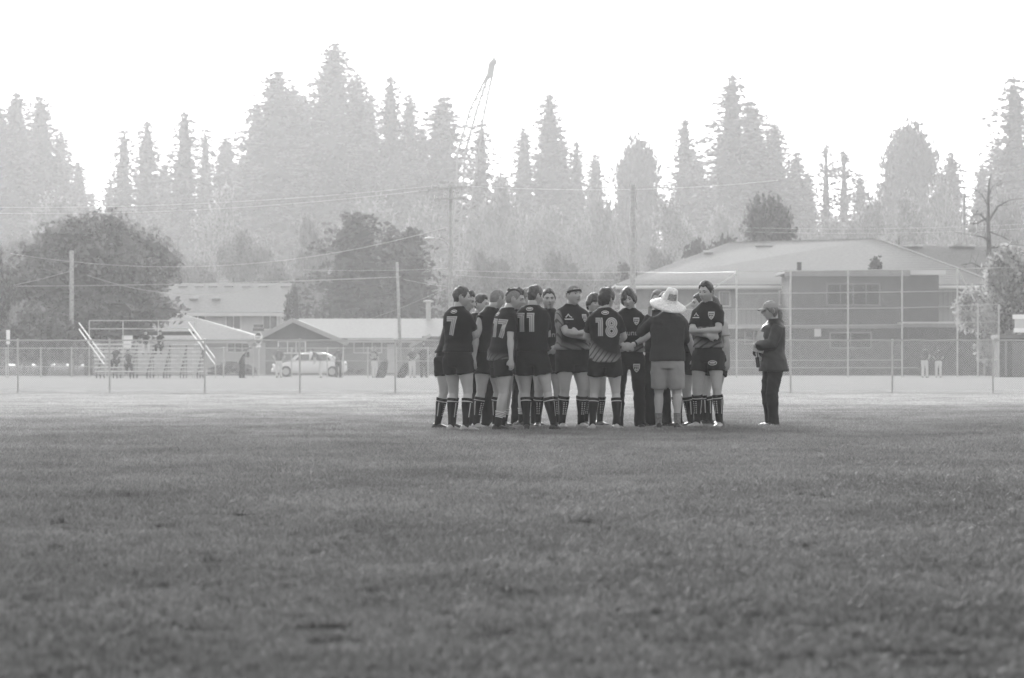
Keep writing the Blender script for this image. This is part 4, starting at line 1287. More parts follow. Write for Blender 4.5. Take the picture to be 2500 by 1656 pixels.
# ---- head
def head_grid(nu=56, nv=40):
    ph = np.linspace(-math.pi, math.pi, nu, endpoint=False)
    ph = ph - 0.42 * np.sin(ph)            # denser towards the face (phi=0 is -Y)
    th = np.linspace(0, math.pi, nv + 1)[1:-1]
    T, Pp = np.meshgrid(th, ph, indexing='ij')
    return T, Pp
HT, HP = head_grid()
def head_surface(w=1.0, jaw=1.0, fat=0.0):
    T, Pp = HT, HP
    x = np.sin(T) * np.sin(Pp); y = -np.sin(T) * np.cos(Pp); z = np.cos(T)
    a, b_, c = 0.077 * w, 0.097, 0.118
    X_, Y_, Z_ = a * x, b_ * y, c * z
    lo = np.clip(-z, 0, 1); hi = np.clip(z, 0, 1)
    X_ = X_ * (1 - 0.26 * jaw * lo ** 1.6 + fat * .10 * lo)
    front = np.clip(-y, 0, 1); back = np.clip(y, 0, 1)
    Y_ = np.where(y < 0, Y_ * (1 - .06 * lo), Y_ * (1 - .45 * lo ** 1.2))     # skull base cut in at the nape
    Y_ = Y_ + .012 * back * hi
    X_ = X_ * (1 + .05 * back * np.clip(1 - abs(z - .25) * 1.5, 0, 1))
    # face plane flattened
    Y_ = np.where((y < -.55) & (abs(z) < .75), Y_ * .98 + (-.085) * .02, Y_)
    def g(x0, z0, sx, sz): return np.exp(-((X_ - x0) / sx) ** 2 - ((Z_ - z0) / sz) ** 2) * (y < -.1)
    dy = np.zeros_like(X_)
    dy -= .030 * g(0, -.018, .0125, .016) + .016 * g(0, .004, .009, .022)    # nose tip, bridge
    dy -= .010 * g(.013, -.022, .008, .009) + .010 * g(-.013, -.022, .008, .009)
    dy += .0125 * g(.031, .014, .015, .011) + .0125 * g(-.031, .014, .015, .011)   # eye sockets
    dy -= .008 * g(.028, .034, .024, .009) + .008 * g(-.028, .034, .024, .009)   # brow ridge
    dy -= .006 * g(.045, -.015, .018, .018) + .006 * g(-.045, -.015, .018, .018)   # cheekbones
    dy -= .008 * g(0, -.050, .022, .006) + .009 * g(0, -.061, .018, .006)        # lips
    dy += .006 * g(0, -.0555, .026, .0025)
    dy += .006 * g(0, -.075, .022, .007)
    dy -= .014 * g(0, -.098, .024, .016)                                        # chin
    dy -= fat * .008 * g(.04, -.05, .025, .03) + fat * .008 * g(-.04, -.05, .025, .03)
    return np.stack([X_, Y_ + dy, Z_], -1)
def grid_faces(nr, nc):
    fs = []
    for i in range(nr - 1):
        for k in range(nc):
            a, b_ = i * nc + k, i * nc + (k + 1) % nc
            fs.append((a, a + nc, b_ + nc, b_))
    return fs
HF = grid_faces(HT.shape[0], HT.shape[1])
def add_grid(mb, G, Mx, mi=0):
    nr, nc = G.shape[:2]
    vs = [Mx @ Vector(p) for p in G.reshape(-1, 3)]
    top = Mx @ Vector(G[0].mean(0)); bot = Mx @ Vector(G[-1].mean(0))
    b = len(mb.v)
    fs = list(HF) if nr == HT.shape[0] else grid_faces(nr, nc)
    it, ib = nr * nc, nr * nc + 1
    for k in range(nc):
        fs.append((it, k, (k + 1) % nc)); fs.append((ib, (nr - 1) * nc + (k + 1) % nc, (nr - 1) * nc + k))
    mb.add(vs + [top, bot], fs, mi)

def vnoise(G, f, seed):
    out = np.zeros(G.shape[:2])
    o = Vector((seed * 3.1, seed * 1.7, 0))
    for i in range(G.shape[0]):
        for j in range(G.shape[1]):
            out[i, j] = noise.noise(Vector(G[i, j]) * f + o)
    return out

def hair_grid(G, style, seed):
    T, Pp = HT, HP
    x, y, z = G[..., 0], G[..., 1], G[..., 2]
    ap = np.abs(Pp)                                   # 0 = face, pi = back
    # hairline height as a function of angle round the head
    line = np.interp(ap, [0, .55, .8, 1.05, 1.35, 1.5, 1.75, 2.1, math.pi], [.074, .082, .060, .034, -.012, .022, .022, -.052, -.068])
    th = .014; nz, nf = .006, 26
    if style == 'buzz': th, nz = .0035, .0005
    if style == 'short': th, nz = .011, .009
    if style == 'thick': th, nz, nf = .022, .012, 20; line = line - .008
    if style == 'curly': th, nz, nf = .024, .016, 34
    if style == 'fringe':
        th, nz, nf = .024, .012, 18
        line = np.interp(ap, [0, .3, .7, 1.0, 1.3, 1.6, 2.1, math.pi], [.045, .03, .02, -.03, -.035, -.03, -.06, -.075])
        line = line + np.where(Pp > 0, .03 * np.exp(-(ap / .8) ** 2), -.012)
    if style == 'bowl':
        th, nz, nf = .020, .010, 26
        line = np.interp(ap, [0, .5, .9, 1.3, 1.6, 2.1, math.pi], [.038, .034, .028, -.02, -.01, -.06, -.07])
    if style == 'long':
        th, nz = .016, .006
        line = np.interp(ap, [0, .5, .9, 1.2, 1.6, 2.1, math.pi], [.07, .06, .03, .0, -.03, -.08, -.09])
    line = line + vnoise(G, 60, seed + 3) * .008
    m_ = 1 / (1 + np.exp(-(z - line) / .0045))
    if style == 'mohawk':
        m_ = (1 / (1 + np.exp((np.abs(x) - .034) / .003))) * (1 / (1 + np.exp(-(z - np.where(ap < 1.5, .07, .02)) / .004)))
        th, nz = .014, .004
    N_ = G / np.linalg.norm(G, axis=-1, keepdims=True)
    lift = th * (1 + .7 * np.clip((z - .05) / .07, 0, 1) * (style not in ('buzz',)))
    if style in ('short', 'thick', 'mohawk'): lift = lift * np.where(ap < 1.0, 1.15, 1.0)
    if style in ('short',): lift = lift * np.clip(.45 + z / .10, .35, 1.25)
    nn = vnoise(G, nf, seed) + .5 * vnoise(G, nf * 2.3, seed + 9)
    off = np.where(m_ > .5, 1, 0) * (lift + nz * nn) * np.clip((m_ - .35) / .5, 0, 1) - (1 - m_) * .006
    return G + N_ * off[..., None]

HEADS = {}
def person(px, py, D=None, H=1.80, yaw=0, look=None, pitch=0, w=1.0, bulk=1.0, lean=(0, 0), arms='crossed', legs=((-.13, .02), (.13, -.02)),
           knees=None, hair='short', hair_m='hair_mid', skin='skin', top='jersey', top_kind='short', bottom='shorts', bottom_m='black_cloth',
           socks='tall', boots='boot_black', label='', group=None, face=True, res=0.0105, fat=0.0, foot_dirs=None, lh=None, rh=None, lp=None, rp=None,
           hem=.985, extra_top=0.0, seated=False, seed=0, cat='person', roll=0, simple=False):
    """yaw 0 faces the camera, 90 faces right, 180 away. Local space: faces -Y, its left side is +X."""
    if D is None: D = FPX * CAM_H / (py - 884.0)
    S = H / 1.8
    root = empty('person', (X(px, D), D, 0), R(yaw))
    root.scale = (S, S, S)
    tag(root, label, cat, group)
    L = Vector((lean[0], lean[1], 0))
    hz = .93
    drop = 0.0
    if seated: drop = .48
    def sp(z):     # spine point at height z (standing heights), bent by lean
        f = max(0, (z - .93) / .6)
        return Vector((L.x * f ** 1.3, L.y * f ** 1.3, z - drop - .12 * (L.length * f) ** 2 * 2))
    ux, uy = Vector((1, 0, 0)), Vector((0, 1, 0))
    wb = w * bulk
    prof = [(.84, .13, .10, 0), (.93, .172, .125, .01), (1.02, .158, .118, .0), (1.10, .148, .108, -.005), (1.22, .160, .118, -.005),
            (1.33, .178, .125, 0), (1.41, .160, .100, .005), (1.455, .120, .070, .012), (1.48, .07, .055, .015)]
    mb = MB()
    rings = []
    for z, a, b_, yo in prof:
        belly = fat * .06 * math.exp(-((z - 1.06) / .13) ** 2)
        k = wb * .84
        rings.append(ring(sp(z) + V3(0, yo - belly * .4, 0), ux, uy, a * k + belly * .4, b_ * bulk * .84 + belly * .7, 18))
    mb.loft(rings)
    shoulders = {s: sp(1.452) + V3(s * .180 * wb, .012, 0) for s in (-1, 1)}
    A1, A2 = .295, .265
    pres = {  # wrist target, elbow pole, hand dir, palm normal  (for s=+1, mirrored for -1)
        'hang': ((.30, -.02, .90), (.3, .6, 0), (0, -.1, -1), (-1, 0, 0)),
        'crossed': ((-.055, -.235, 1.19), (1, -.15, -.75), (-.9, .15, .15), (0, 1, 0)),
        'crossed_b': ((-.075, -.20, 1.13), (1, -.15, -.75), (-.8, .35, -.1), (0, 1, 0)),
        'hip': ((.20, -.03, 1.02), (1, .35, 0), (-.5, -.6, -.5), (-.3, .8, 0)),
        'clasp': ((.05, -.235, 1.07), (1, .1, -.6), (-.8, -.3, -.3), (0, 1, 0)),
        'belly': ((.11, -.20, 1.05), (1, .2, -.5), (-.75, -.05, -.6), (0, 1, 0)),
        'point': ((.20, -.30, 1.40), (.7, -.2, -1), (.05, -.25, 1), (-.6, .4, 0)),
        'over': ((.42, -.16, 1.42), (.6, .4, .2), (.3, -.5, -.7), (0, .3, -1)),
        'hold': ((-.02, -.24, 1.16), (1, .2, -.6), (-.95, -.1, .1), (0, 1, 0)),
        'behind': ((.05, .17, 1.0), (1, .2, -.2), (-.8, 0, -.4), (0, -1, 0)),
        'knee': ((.16, -.42, .64 + drop), (1, .2, .2), (0, -.6, -.6), (0, 0, -1)),
        'raise': ((.1, -.2, 1.62), (1, 0, .3), (-.3, 0, .9), (0, 1, 0)),
    }
    if isinstance(arms, str): arms = (arms, arms)
    arm = {}
    for s, an in ((1, arms[0]), (-1, arms[1])):
        if an == 'crossed' and s == -1: an = 'crossed_b'
        wt, pole_, hd, pn = pres[an]
        cust = lh if s == 1 else rh
        if cust: wt = cust if s == 1 else cust
        wt = V3(wt[0] * s, wt[1], wt[2] - drop)
        wt += V3(L.x, L.y, 0) * max(0, (wt.z + drop - .93) / .6)
        a0 = shoulders[s]
        # keep wrists clear of a bulky trunk
        if wt.y < -.1: wt.y -= .115 * (bulk - 1) + fat * .03
        el, wr = ik(a0, wt, A1, A2, V3(pole_[0] * s, pole_[1], pole_[2]))
        hdv = V3(hd[0] * s, hd[1], hd[2]).normalized(); pnv = V3(pn[0] * s, pn[1], pn[2]).normalized()
        arm[s] = (a0, el, wr, hdv, pnv)
        ab = .5 + .5 * bulk
        def seg(p, q, rads):
            d = (q - p).normalized(); u = d.orthogonal().normalized(); v = d.cross(u)
            return [ring(p + (q - p) * f, u, v, r_ * ab, r_ * ab, 12) for f, r_ in rads]
        mb.loft(seg(a0 + (sp(1.425) - a0) * .25, el, [(0, .035), (.12, .042), (.3, .043), (.58, .046), (.85, .043), (1.04, .036)] if top_kind not in ('none_sleeve', 'long', 'jacket') else ([(0, .03), (.12, .036), (.3, .036), (.6, .034), (.85, .03), (1.04, .026)] if top_kind != 'none_sleeve' else [(0, .045), (.12, .055), (.3, .056), (.6, .050), (.85, .043), (1.04, .036)])))
        mb.loft(seg(el, wr, [(-.06, .034), (.12, .043), (.3, .043), (.6, .034), (1.0, .026), (1.05, .024)]))
        # hand: palm and five fingers
        side = hdv.cross(pnv).normalized(); pnv = side.cross(hdv).normalized()
        p0 = wr - hdv * .01
        mb.loft([ring(p0 + hdv * f, side, pnv, a, b_, 10) for f, a, b_ in ((0, .027, .02), (.03, .036, .018), (.07, .044, .016), (.095, .042, .014))])
        curl = .45 if an in ('hang', 'point', 'behind') else .75
        for k, (off, ln) in enumerate(((-.031, .070), (-.011, .080), (.010, .075), (.030, .058))):
            q0 = p0 + hdv * .085 + side * off
            c1 = (hdv + pnv * curl * .35).normalized(); c2 = (hdv + pnv * curl * 1.2).normalized(); c3 = (hdv * .6 + pnv * curl * 1.8).normalized()
            if an == 'point' and k == 0: c1 = c2 = c3 = hdv
            q1 = q0 + c1 * ln * .42; q2 = q1 + c2 * ln * .33; q3 = q2 + c3 * ln * .25
            mb.tube([q0, q1, q2, q3], [.0098, .0092, .0085, .0075], 6)
        tq = p0 + hdv * .03 - side * .03 * 1
        td = (hdv * .75 - side * .65 + pnv * .3).normalized()
        mb.tube([tq, tq + td * .035, tq + (td + hdv * .5).normalized() * .068], [.014, .0115, .009], 6)
    # legs
    hips = {s: V3(s * .098, .01, .915 - drop) for s in (-1, 1)}
    leg = {}
    for i, s in enumerate((-1, 1)):
        lx, ly = legs[i]
        at_ = V3(lx, ly, .085)
        kp = V3(s * .15, -1, 0) if knees is None else Vector(knees[i])
        kn, an = ik(hips[s], at_, .425, .415, kp)
        if (an - at_).length > .002: an = at_; kn = (hips[s] + an) / 2 + V3(0, -.01, 0)
        leg[s] = (hips[s], kn, an)
        lb = .42 + .55 * bulk
        thin = .72 if bottom == 'trousers' else 1.0
        def seg2(p, q, rads):
            rads = [(f, a * thin, b_ * thin, yo) for f, a, b_, yo in rads]
            d = (q - p).normalized(); u = V3(1, 0, 0); u = (u - d * u.dot(d)).normalized(); v = d.cross(u)
            return [ring(p + (q - p) * f + v * yo, u, v, a * lb, b_ * lb, 14) for f, a, b_, yo in rads]
        mb.loft(seg2(hips[s], kn, [(-.08, .07, .075, 0), (.05, .078, .085, 0), (.22, .084, .090, 0), (.42, .096, .100, .004), (.6, .084, .088, .002), (.85, .065, .068, 0), (1.0, .060, .064, -.004), (1.05, .055, .058, 0)]))
        mb.loft(seg2(kn, an, [(-.06, .050, .052, 0), (.05, .053, .056, 0), (.25, .058, .064, -.008), (.42, .055, .060, -.008), (.7, .040, .043, -.003), (.92, .033, .036, 0), (1.03, .032, .036, 0)]))
        fd = V3(0, -1, 0)
        if foot_dirs: a_ = R(foot_dirs[i]); fd = V3(math.sin(a_), -math.cos(a_), 0)
        else: a_ = R(s * 12); fd = V3(math.sin(a_), -math.cos(a_), 0)
        leg[s] = (hips[s], kn, an, fd)
        mb.loft([ring(an + V3(0, 0, -.03) - fd * .03, V3(1, 0, 0), V3(0, 1, 0), .03, .035, 10), ring(V3(an.x, an.y, .03) + fd * .1, V3(1, 0, 0), V3(0, 0, 1), .035, .02, 10)])
    body_me, _ = remesh_mb(mb, res, 2)
    # ---- head and neck, joined into the body mesh (the seam lies under the collar)
    look_rel = (look if look is not None else yaw) - yaw
    nk = sp(1.50) + V3(0, .015, 0)
    fwd = V3(0, -.045, 0)
    fwd.rotate(Matrix.Rotation(R(look_rel) * .6, 3, 'Z'))
    hc = sp(1.5) + V3(L.x * .15, L.y * .25, .163) + fwd + V3(0, 0, -.0)
    if pitch: hc += Matrix.Rotation(R(look_rel), 3, 'Z') @ V3(0, -.0007 * pitch, -.0006 * abs(pitch))
    HM = Matrix.Translation(hc) @ Matrix.Rotation(R(look_rel), 4, 'Z') @ Matrix.Rotation(R(roll), 4, 'Y') @ Matrix.Rotation(R(pitch), 4, 'X') @ Matrix.Scale(1.06, 4)
    G = head_surface(1 + fat * .08, 1.0, fat)
    hb = MB()
    add_grid(hb, G, HM)
    if not simple:
        for s in (-1, 1):     # ears: a rim and a lobe
            er = []
            for f in range(8):
                a = f / 7
                ang = -1.9 + 4.2 * a
                er.append(HM @ V3(s * (.083 + .007 * math.sin(a * 3.14)), .020 + .017 * math.cos(ang) * (1 if a < .6 else .7), .004 + .031 * math.sin(ang)))
            hb.tube(er, [.005, .0065, .007, .007, .0065, .006, .006, .005], 6)
            hb.ell(HM @ V3(s * .079, .014, .002), (.007, .015, .024), 8, 6, rot=HM.to_3x3().normalized())
    nb_ = (sp(1.44) + V3(0, .012, 0)); nt_ = HM @ V3(0, .022, -.045)
    kf = .5 + .5 * bulk
    hb.loft([ring(nb_ + (nt_ - nb_) * f, ux, uy, a * kf, b_ * kf, 16) for f, a, b_ in ((-.1, .07, .06), (.2, .060, .060), (.45, .057, .060), (.75, .057, .062), (1.0, .056, .062))])
    hm_ = hb.mesh('hd', [])
    bm = bmesh.new(); bm.from_mesh(body_me); bm.from_mesh(hm_); bm.to_mesh(body_me); bm.free(); bpy.data.meshes.remove(hm_)
    body_me.materials.clear(); body_me.materials.append(M[skin]); smooth_me(body_me)
    body = obj_from('body', body_me, root)
    # hair
    if hair and hair != 'none':
        HG_ = hair_grid(G, hair, seed + px)
        h2 = MB(); add_grid(h2, HG_, HM)
        if hair == 'mohawk':
            h2.ell(HM @ V3(0, .075, .105), (.026, .026, .026), 10, 8)
            h2.tube([HM @ V3(0, .06, .105), HM @ V3(0, .075, .105)], .014, 6)
        o = h2.build('hair', M[hair_m], root, True)
        if hair == 'mohawk':
            gb = G * 1.0
            h3 = MB(); add_grid(h3, hair_grid(G, 'buzz', seed), HM); h3.build('shaved_sides', M['hair_buzz'], root, True)
    if hair == 'long' or extra_top == 'pony':
        pt = MB(); pt.tube([HM @ V3(0, .09, .03), HM @ V3(0, .135, .01), HM @ V3(0, .14, -.06), HM @ V3(0, .125, -.13), HM @ V3(0, .115, -.17)], [.018, .03, .034, .024, .006], 8)
        pt.build('ponytail', M[hair_m], root, True)
    if face:
        for s in (-1, 1):
            e = MB(); e.ell(HM @ V3(s * .030, -.0815 - .002, .0135), (.0125, .006, .0052), 10, 6, rot=HM.to_3x3().normalized()); e.build('eye', M['eye'], root, True)
            e = MB(); pts = [HM @ V3(s * xx, -yy, zz) for xx, yy, zz in ((.012, .0975, .030), (.022, .0985, .0335), (.034, .0950, .0345), (.046, .0860, .029))]
            e.tube(pts, [.0032, .0042, .004, .002], 5); e.build('eyebrow', M['brow'], root, True)
        e = MB(); e.tube([HM @ V3(xx, -yy, zz) for xx, yy, zz in ((-.023, .0875, -.0565), (-.011, .0965, -.0545), (0, .099, -.055), (.011, .0965, -.0545), (.023, .0875, -.0565))], [.0018, .0042, .0045, .0042, .0018], 6)
        e.build('lips', M['lips'], root, True)
    # ---- top
    tm = MB(); off = .017 if top_kind != 'jacket' else .032
    rings = []
    tprof = [(hem, .172, .128, .005), (hem + .02, .174, .13, .005), (1.02, .166, .124, 0), (1.10, .160, .118, -.004), (1.22, .168, .122, -.004), (1.34, .184, .128, 0), (1.43, .180, .117, .005), (1.485, .162, .096, .012), (1.525, .112, .082, .012), (1.558, .072, .073, .006)]
    if top_kind == 'jacket': tprof[0] = (hem, .20, .155, .005); tprof[1] = (hem + .03, .198, .15, .005)
    for i, (z, a, b_, yo) in enumerate(tprof):
        belly = fat * .06 * math.exp(-((z - 1.04) / .15) ** 2)
        o_ = off if z < 1.45 else .008
        if z < 1.1: o_ += .012
        k = wb if z < 1.5 else 1
        rings.append(ring(sp(z) + V3(0, yo - belly * .5, 0), ux, uy, a * k + o_ + belly * .6, b_ * (bulk if z < 1.5 else 1) + o_ + belly, 20))
    tm.loft(rings)
    ab = .5 + .5 * bulk
    for s in (1, -1):
        a0, el, wr, hdv, pnv = arm[s]
        d = (el - a0).normalized(); u = d.orthogonal().normalized(); v = d.cross(u)
        if top_kind == 'none_sleeve':
            tm.loft([ring(a0 + (sp(1.425) - a0) * .5, u, v, .05, .05, 12), ring(a0 + d * .02, u, v, .068 * ab, .068 * ab, 12)])
            continue
        q = a0 + (sp(1.425) - a0) * .25
        if top_kind == 'short':
            e2 = q + (el - q) * .72
            tm.loft([ring(q + (e2 - q) * f, u, v, (r_ + off) * ab, (r_ + off) * ab, 14) for f, r_ in ((0, .048), (.2, .056), (.5, .052), (.85, .050), (1, .050))])
        else:
            o2 = off if top_kind == 'long' else off + .004
            tm.loft([ring(q + (el - q) * f, u, v, (r_ + o2) * ab, (r_ + o2) * ab, 14) for f, r_ in ((0, .048), (.2, .056), (.6, .048), (1.03, .038))])
            d = (wr - el).normalized(); u = d.orthogonal().normalized(); v = d.cross(u)
            tm.loft([ring(el + (wr - el) * f, u, v, (r_ + o2) * ab, (r_ + o2) * ab, 14) for f, r_ in ((-.06, .036), (.2, .045), (.6, .036), (.93, .030), (.96, .028))])
            tm.ell(el, ((.040 + o2) * ab,) * 3, 10, 8)
    if top_kind == 'jacket':   # hood bunched behind the neck
        tm.ell(sp(1.50) + V3(0, .085, -.01), (.125, .07, .07), 14, 8)
        tm.loft([ring(sp(1.47), ux, uy, .11, .10, 14), ring(sp(1.56) + V3(0, .02, 0), ux, uy, .088, .095, 14)])
    if top_kind == 'hood':
        pass
    top_me, co = remesh_mb(tm, max(res * 1.1, .0115), 2)
    at = top_me.attributes.new('rest', 'FLOAT_VECTOR', 'POINT'); at.data.foreach_set('vector', co.ravel())
    folds(top_me, .013 if top_kind != 'jacket' else .017, seed + px, dirs=7, freq=(9, 30))
    top_me.materials.clear(); top_me.materials.append(M[top]); smooth_me(top_me)
    topo = obj_from({'short': 'jersey', 'long': 'shirt', 'jacket': 'jacket', 'none_sleeve': 'tank_top', 'hood': 'hooded_top'}[top_kind], top_me, root)
    # ---- bottom
    bm_ = MB()
    long_ = bottom == 'trousers'
    bprof = [(.80, .15, .115), (.86, .168, .13), (.93, .182, .137), (1.0, .172, .128), (1.04, .160, .120)]
    bm_.loft([ring(sp(z), ux, uy, a * (wb if z < 1.5 else 1) + fat * .02, b_ * bulk + fat * .03, 18) for z, a, b_ in bprof])
    lb = .45 + .55 * bulk
    for s in (-1, 1):
        hp, kn, an, fd = leg[s]
        def segb(p, q, rads):
            d = (q - p).normalized(); u = V3(1, 0, 0); u = (u - d * u.dot(d)).normalized(); v = d.cross(u)
            return [ring(p + (q - p) * f, u, v, a * lb, b_ * lb, 16) for f, a, b_ in rads]
        if long_:
            bm_.loft(segb(hp, kn, [(-.05, .10, .11), (.1, .113, .118), (.5, .095, .10), (1.0, .078, .084)]))
            bm_.loft(segb(kn, V3(an.x, an.y, .03) + fd * .015, [(-.08, .078, .084), (.3, .077, .082), (.7, .070, .078), (1.0, .073, .084)]))
        else:
            ln = {'shorts': .53, 'short_shorts': .46, 'long_shorts': .90}[bottom]
            fl = .112 if bottom != 'long_shorts' else .098
            bm_.loft(segb(hp, kn, [(-.05, .10, .112), (.1, .112, .122), (ln * .6, .110, .118), (ln, fl, fl + .008)]))
    bot_me, _ = remesh_mb(bm_, max(res * 1.1, .0115), 2)
    folds(bot_me, .013 if not long_ else .017, seed + px + 5, dirs=6, freq=(10, 28))
    bot_me.materials.clear(); bot_me.materials.append(M[bottom_m]); smooth_me(bot_me)
    boto = obj_from('trousers' if long_ else 'shorts', bot_me, root)
    # ---- socks, boots
    for s in (-1, 1):
        hp, kn, an, fd = leg[s]
        d = (an - kn).normalized(); u = V3(1, 0, 0); u = (u - d * u.dot(d)).normalized(); v = d.cross(u)
        def calf(f):
            xs = [(-.06, .050, .052, 0), (.05, .053, .056, 0), (.25, .058, .064, -.008), (.42, .055, .060, -.008), (.7, .040, .043, -.003), (.92, .033, .036, 0), (1.03, .032, .036, 0)]
            F = [q[0] for q in xs]
            return [np.interp(f, F, [q[i] for q in xs]) for i in (1, 2, 3)]
        if socks and not long_:
            top_f = {'tall': .21, 'low': .60, 'ankle': .70, 'mid': .2}[socks]
            NR_, NC_ = 30, 24
            sm = MB(); rr = []
            for i in range(NR_ + 1):
                f = top_f + (1.06 - top_f) * i / NR_
                a, b_, yo = calf(f); e = .007 + (.003 if i < 2 else 0)
                c = kn + (an - kn) * f + v * yo
                rr.append([c + u * ((a * lb + e) * math.cos(6.2832 * k / NC_)) + v * ((b_ * lb + e) * math.sin(6.2832 * k / NC_)) for k in range(NC_)])
            rr.append(ring(V3(an.x, an.y, .04), ux, uy, .036, .04, NC_))
            b0 = len(sm.f); sm.loft(rr, 0, True)
            if socks in ('tall', 'mid'):
                for i in range(NR_):
                    for k in range(NC_):
                        white = i in (3,) or (4 < i < 20 and k in (0, 12) ) or (i in (6, 8, 10, 12, 14, 16, 18) and k in (5, 7))
                        if white: sm.m[b0 + i * NC_ + k] = 1
                mats = [M['sock_black'], M['print_light']]
            elif socks == 'low':
                for i in range(NR_):
                    for k in range(NC_):
                        sm.m[b0 + i * NC_ + k] = 1 if i in (0, 1, 2, 4, 5, 7, 8, 10, 11) else 0
                mats = [M['sock_black'], M['white_cloth']]
            else: mats = [M['grey_sock'], M['grey_sock']]
            sm.build('sock', mats, root, True)
        # boot
        sd = V3(-fd.y, fd.x, 0)
        bo = MB(); c0 = V3(an.x, an.y, 0)
        up = V3(0, 0, 1)
        secs = [(-.075, .030, .018, .055), (-.055, .036, .0, .085), (-.01, .037, .0, .095), (.04, .040, .0, .080), (.10, .047, .0, .060), (.16, .045, .0, .048), (.195, .030, .004, .036)]
        bo.loft([[c0 + fd * q + sd * (w_ * math.cos(a)) + up * (z0 + (z1 - z0) * (.5 + .5 * math.sin(a))) for a in [6.2832 * k / 12 for k in range(12)]] for q, w_, z0, z1 in secs])
        bt = bo.build('boot', M[boots], root, True)
        if not simple:
            so = MB(); so.loft([[c0 + fd * q + sd * (w_ * 1.06 * math.cos(a)) + up * (.012 + .011 * math.sin(a)) for a in [6.2832 * k / 12 for k in range(12)]] for q, w_, z0, z1 in secs])
            so.build('sole', M['print_light'] if boots == 'boot_black' else M['boot_black'], bt, True)
    return dict(root=root, body=body, top=topo, bottom=boto, HM=HM, S=S, arm=arm, leg=leg, sp=sp, D=D)

# ---- flat prints laid on cloth
def project(pr, target, polys, cx, cz, scale, side, name, m, lift=.004, tilt=0.0, ang=None):
    """polys: list of closed outlines in 2D; laid on the surface of `target` as seen from direction `ang` (local degrees; 0=front, 180=back)"""
    me = target.data
    bvh = BVHTree.FromPolygons([v.co[:] for v in me.vertices], [p.vertices[:] for p in me.polygons])
    a = R(ang if ang is not None else (180 if side == 'back' else 0))
    dirv = V3(math.sin(a), -math.cos(a), 0)       # outward direction
    rt = V3(math.cos(a), math.sin(a), 0)          # right as seen by a viewer facing the surface
    mb = MB()
    for strip in polys:
        vs = []
        for (x, z) in strip['v']:
            ct, st = math.cos(R(tilt)), math.sin(R(tilt))
            x_, z_ = x * ct - z * st, x * st + z * ct
            o = rt * (cx + x_ * scale) + V3(0, 0, cz + z_ * scale) + dirv * 1.0
            o.x += pr['sp'](1.25).x if abs(dirv.y) > .5 else 0
            hit, nrm, idx, dist = bvh.ray_cast(o, -dirv)
            if hit is None: hit = o - dirv * .85; nrm = dirv
            vs.append(hit + dirv * lift)
        mb.add(vs, strip['f'])
    return mb.build(name, m, target)

def stroke(pts, w, step=.04, closed=False):
    """a band of width w along a polyline -> dict of verts/faces"""
    P_ = [Vector((p[0], p[1])) for p in pts]
    if closed: P_ = P_ + [P_[0]]
    Q = []
    for a, b_ in zip(P_, P_[1:]):
        n = max(1, int((b_ - a).length / step))
        for i in range(n): Q.append(a.lerp(b_, i / n))
    Q.append(P_[-1])
    vs, fs = [], []
    n = len(Q)
    for i, q in enumerate(Q):
        if closed: t = Q[(i + 1) % (n - 1)] - Q[(i - 1) % (n - 1)]
        else: t = Q[min(i + 1, n - 1)] - Q[max(i - 1, 0)]
        t.normalize(); nn = Vector((-t.y, t.x))
        # miter
        if 0 < i < n - 1:
            t1 = (Q[i] - Q[i - 1]).normalized(); t2 = (Q[i + 1] - Q[i]).normalized()
            c = max(.5, nn.dot(Vector((-t1.y, t1.x))))
            k = 1 / c
        else: k = 1
        vs += [tuple(q + nn * (w / 2 * k)), tuple(q - nn * (w / 2 * k))]
        if i: fs.append((2 * i - 2, 2 * i - 1, 2 * i + 1, 2 * i))
    return dict(v=vs, f=fs)

def arc(cx, cy, rx, ry, n=20): return [(cx + rx * math.cos(6.2832 * k / n), cy + ry * math.sin(6.2832 * k / n)) for k in range(n)]
GLYPH = {  # strokes inside a box 0.62 wide, 1 high, centred
    '1': [([(-.28, .40), (.0, .40), (.0, -.5)], False)],
    '7': [([(-.30, .40), (.20, .40), (-.02, -.5)], False)],
    '8': [(arc(0, .22, .19, .20), True), (arc(0, -.22, .21, .22), True)],
    '3': [([(-.22, .40), (.2, .40), (.2, .02), (-.1, .02)], False), ([(.2, .0), (.2, -.4), (-.22, -.4)], False)],
    '9': [(arc(0, .2, .19, .2), True), ([(.2, .2), (.15, -.45)], False)],
}
def number(pr, s, h=.27, cz=1.27, cx=0.0, tilt=0, ang=180, gap=.56):
    for layer, (w, m, lf) in enumerate(((.27, 'print_light', .004), (.185, 'print_grey', .0062), (.035, 'print_light', .0082))):
        polys = []
        for i, ch in enumerate(s):
            x0 = (i - (len(s) - 1) / 2) * gap
            for pts, cl in GLYPH[ch]:
                q = [(x0 + x, z) for x, z in pts]
                ext = (.235 - w) / 2 * 0
                polys.append(stroke(q, w, .07, cl))
        project(pr, pr['top'], polys, cx, cz, h, 'back', 'number_' + ('outline', 'fill', 'inline')[layer], M[m], lf, tilt, ang)

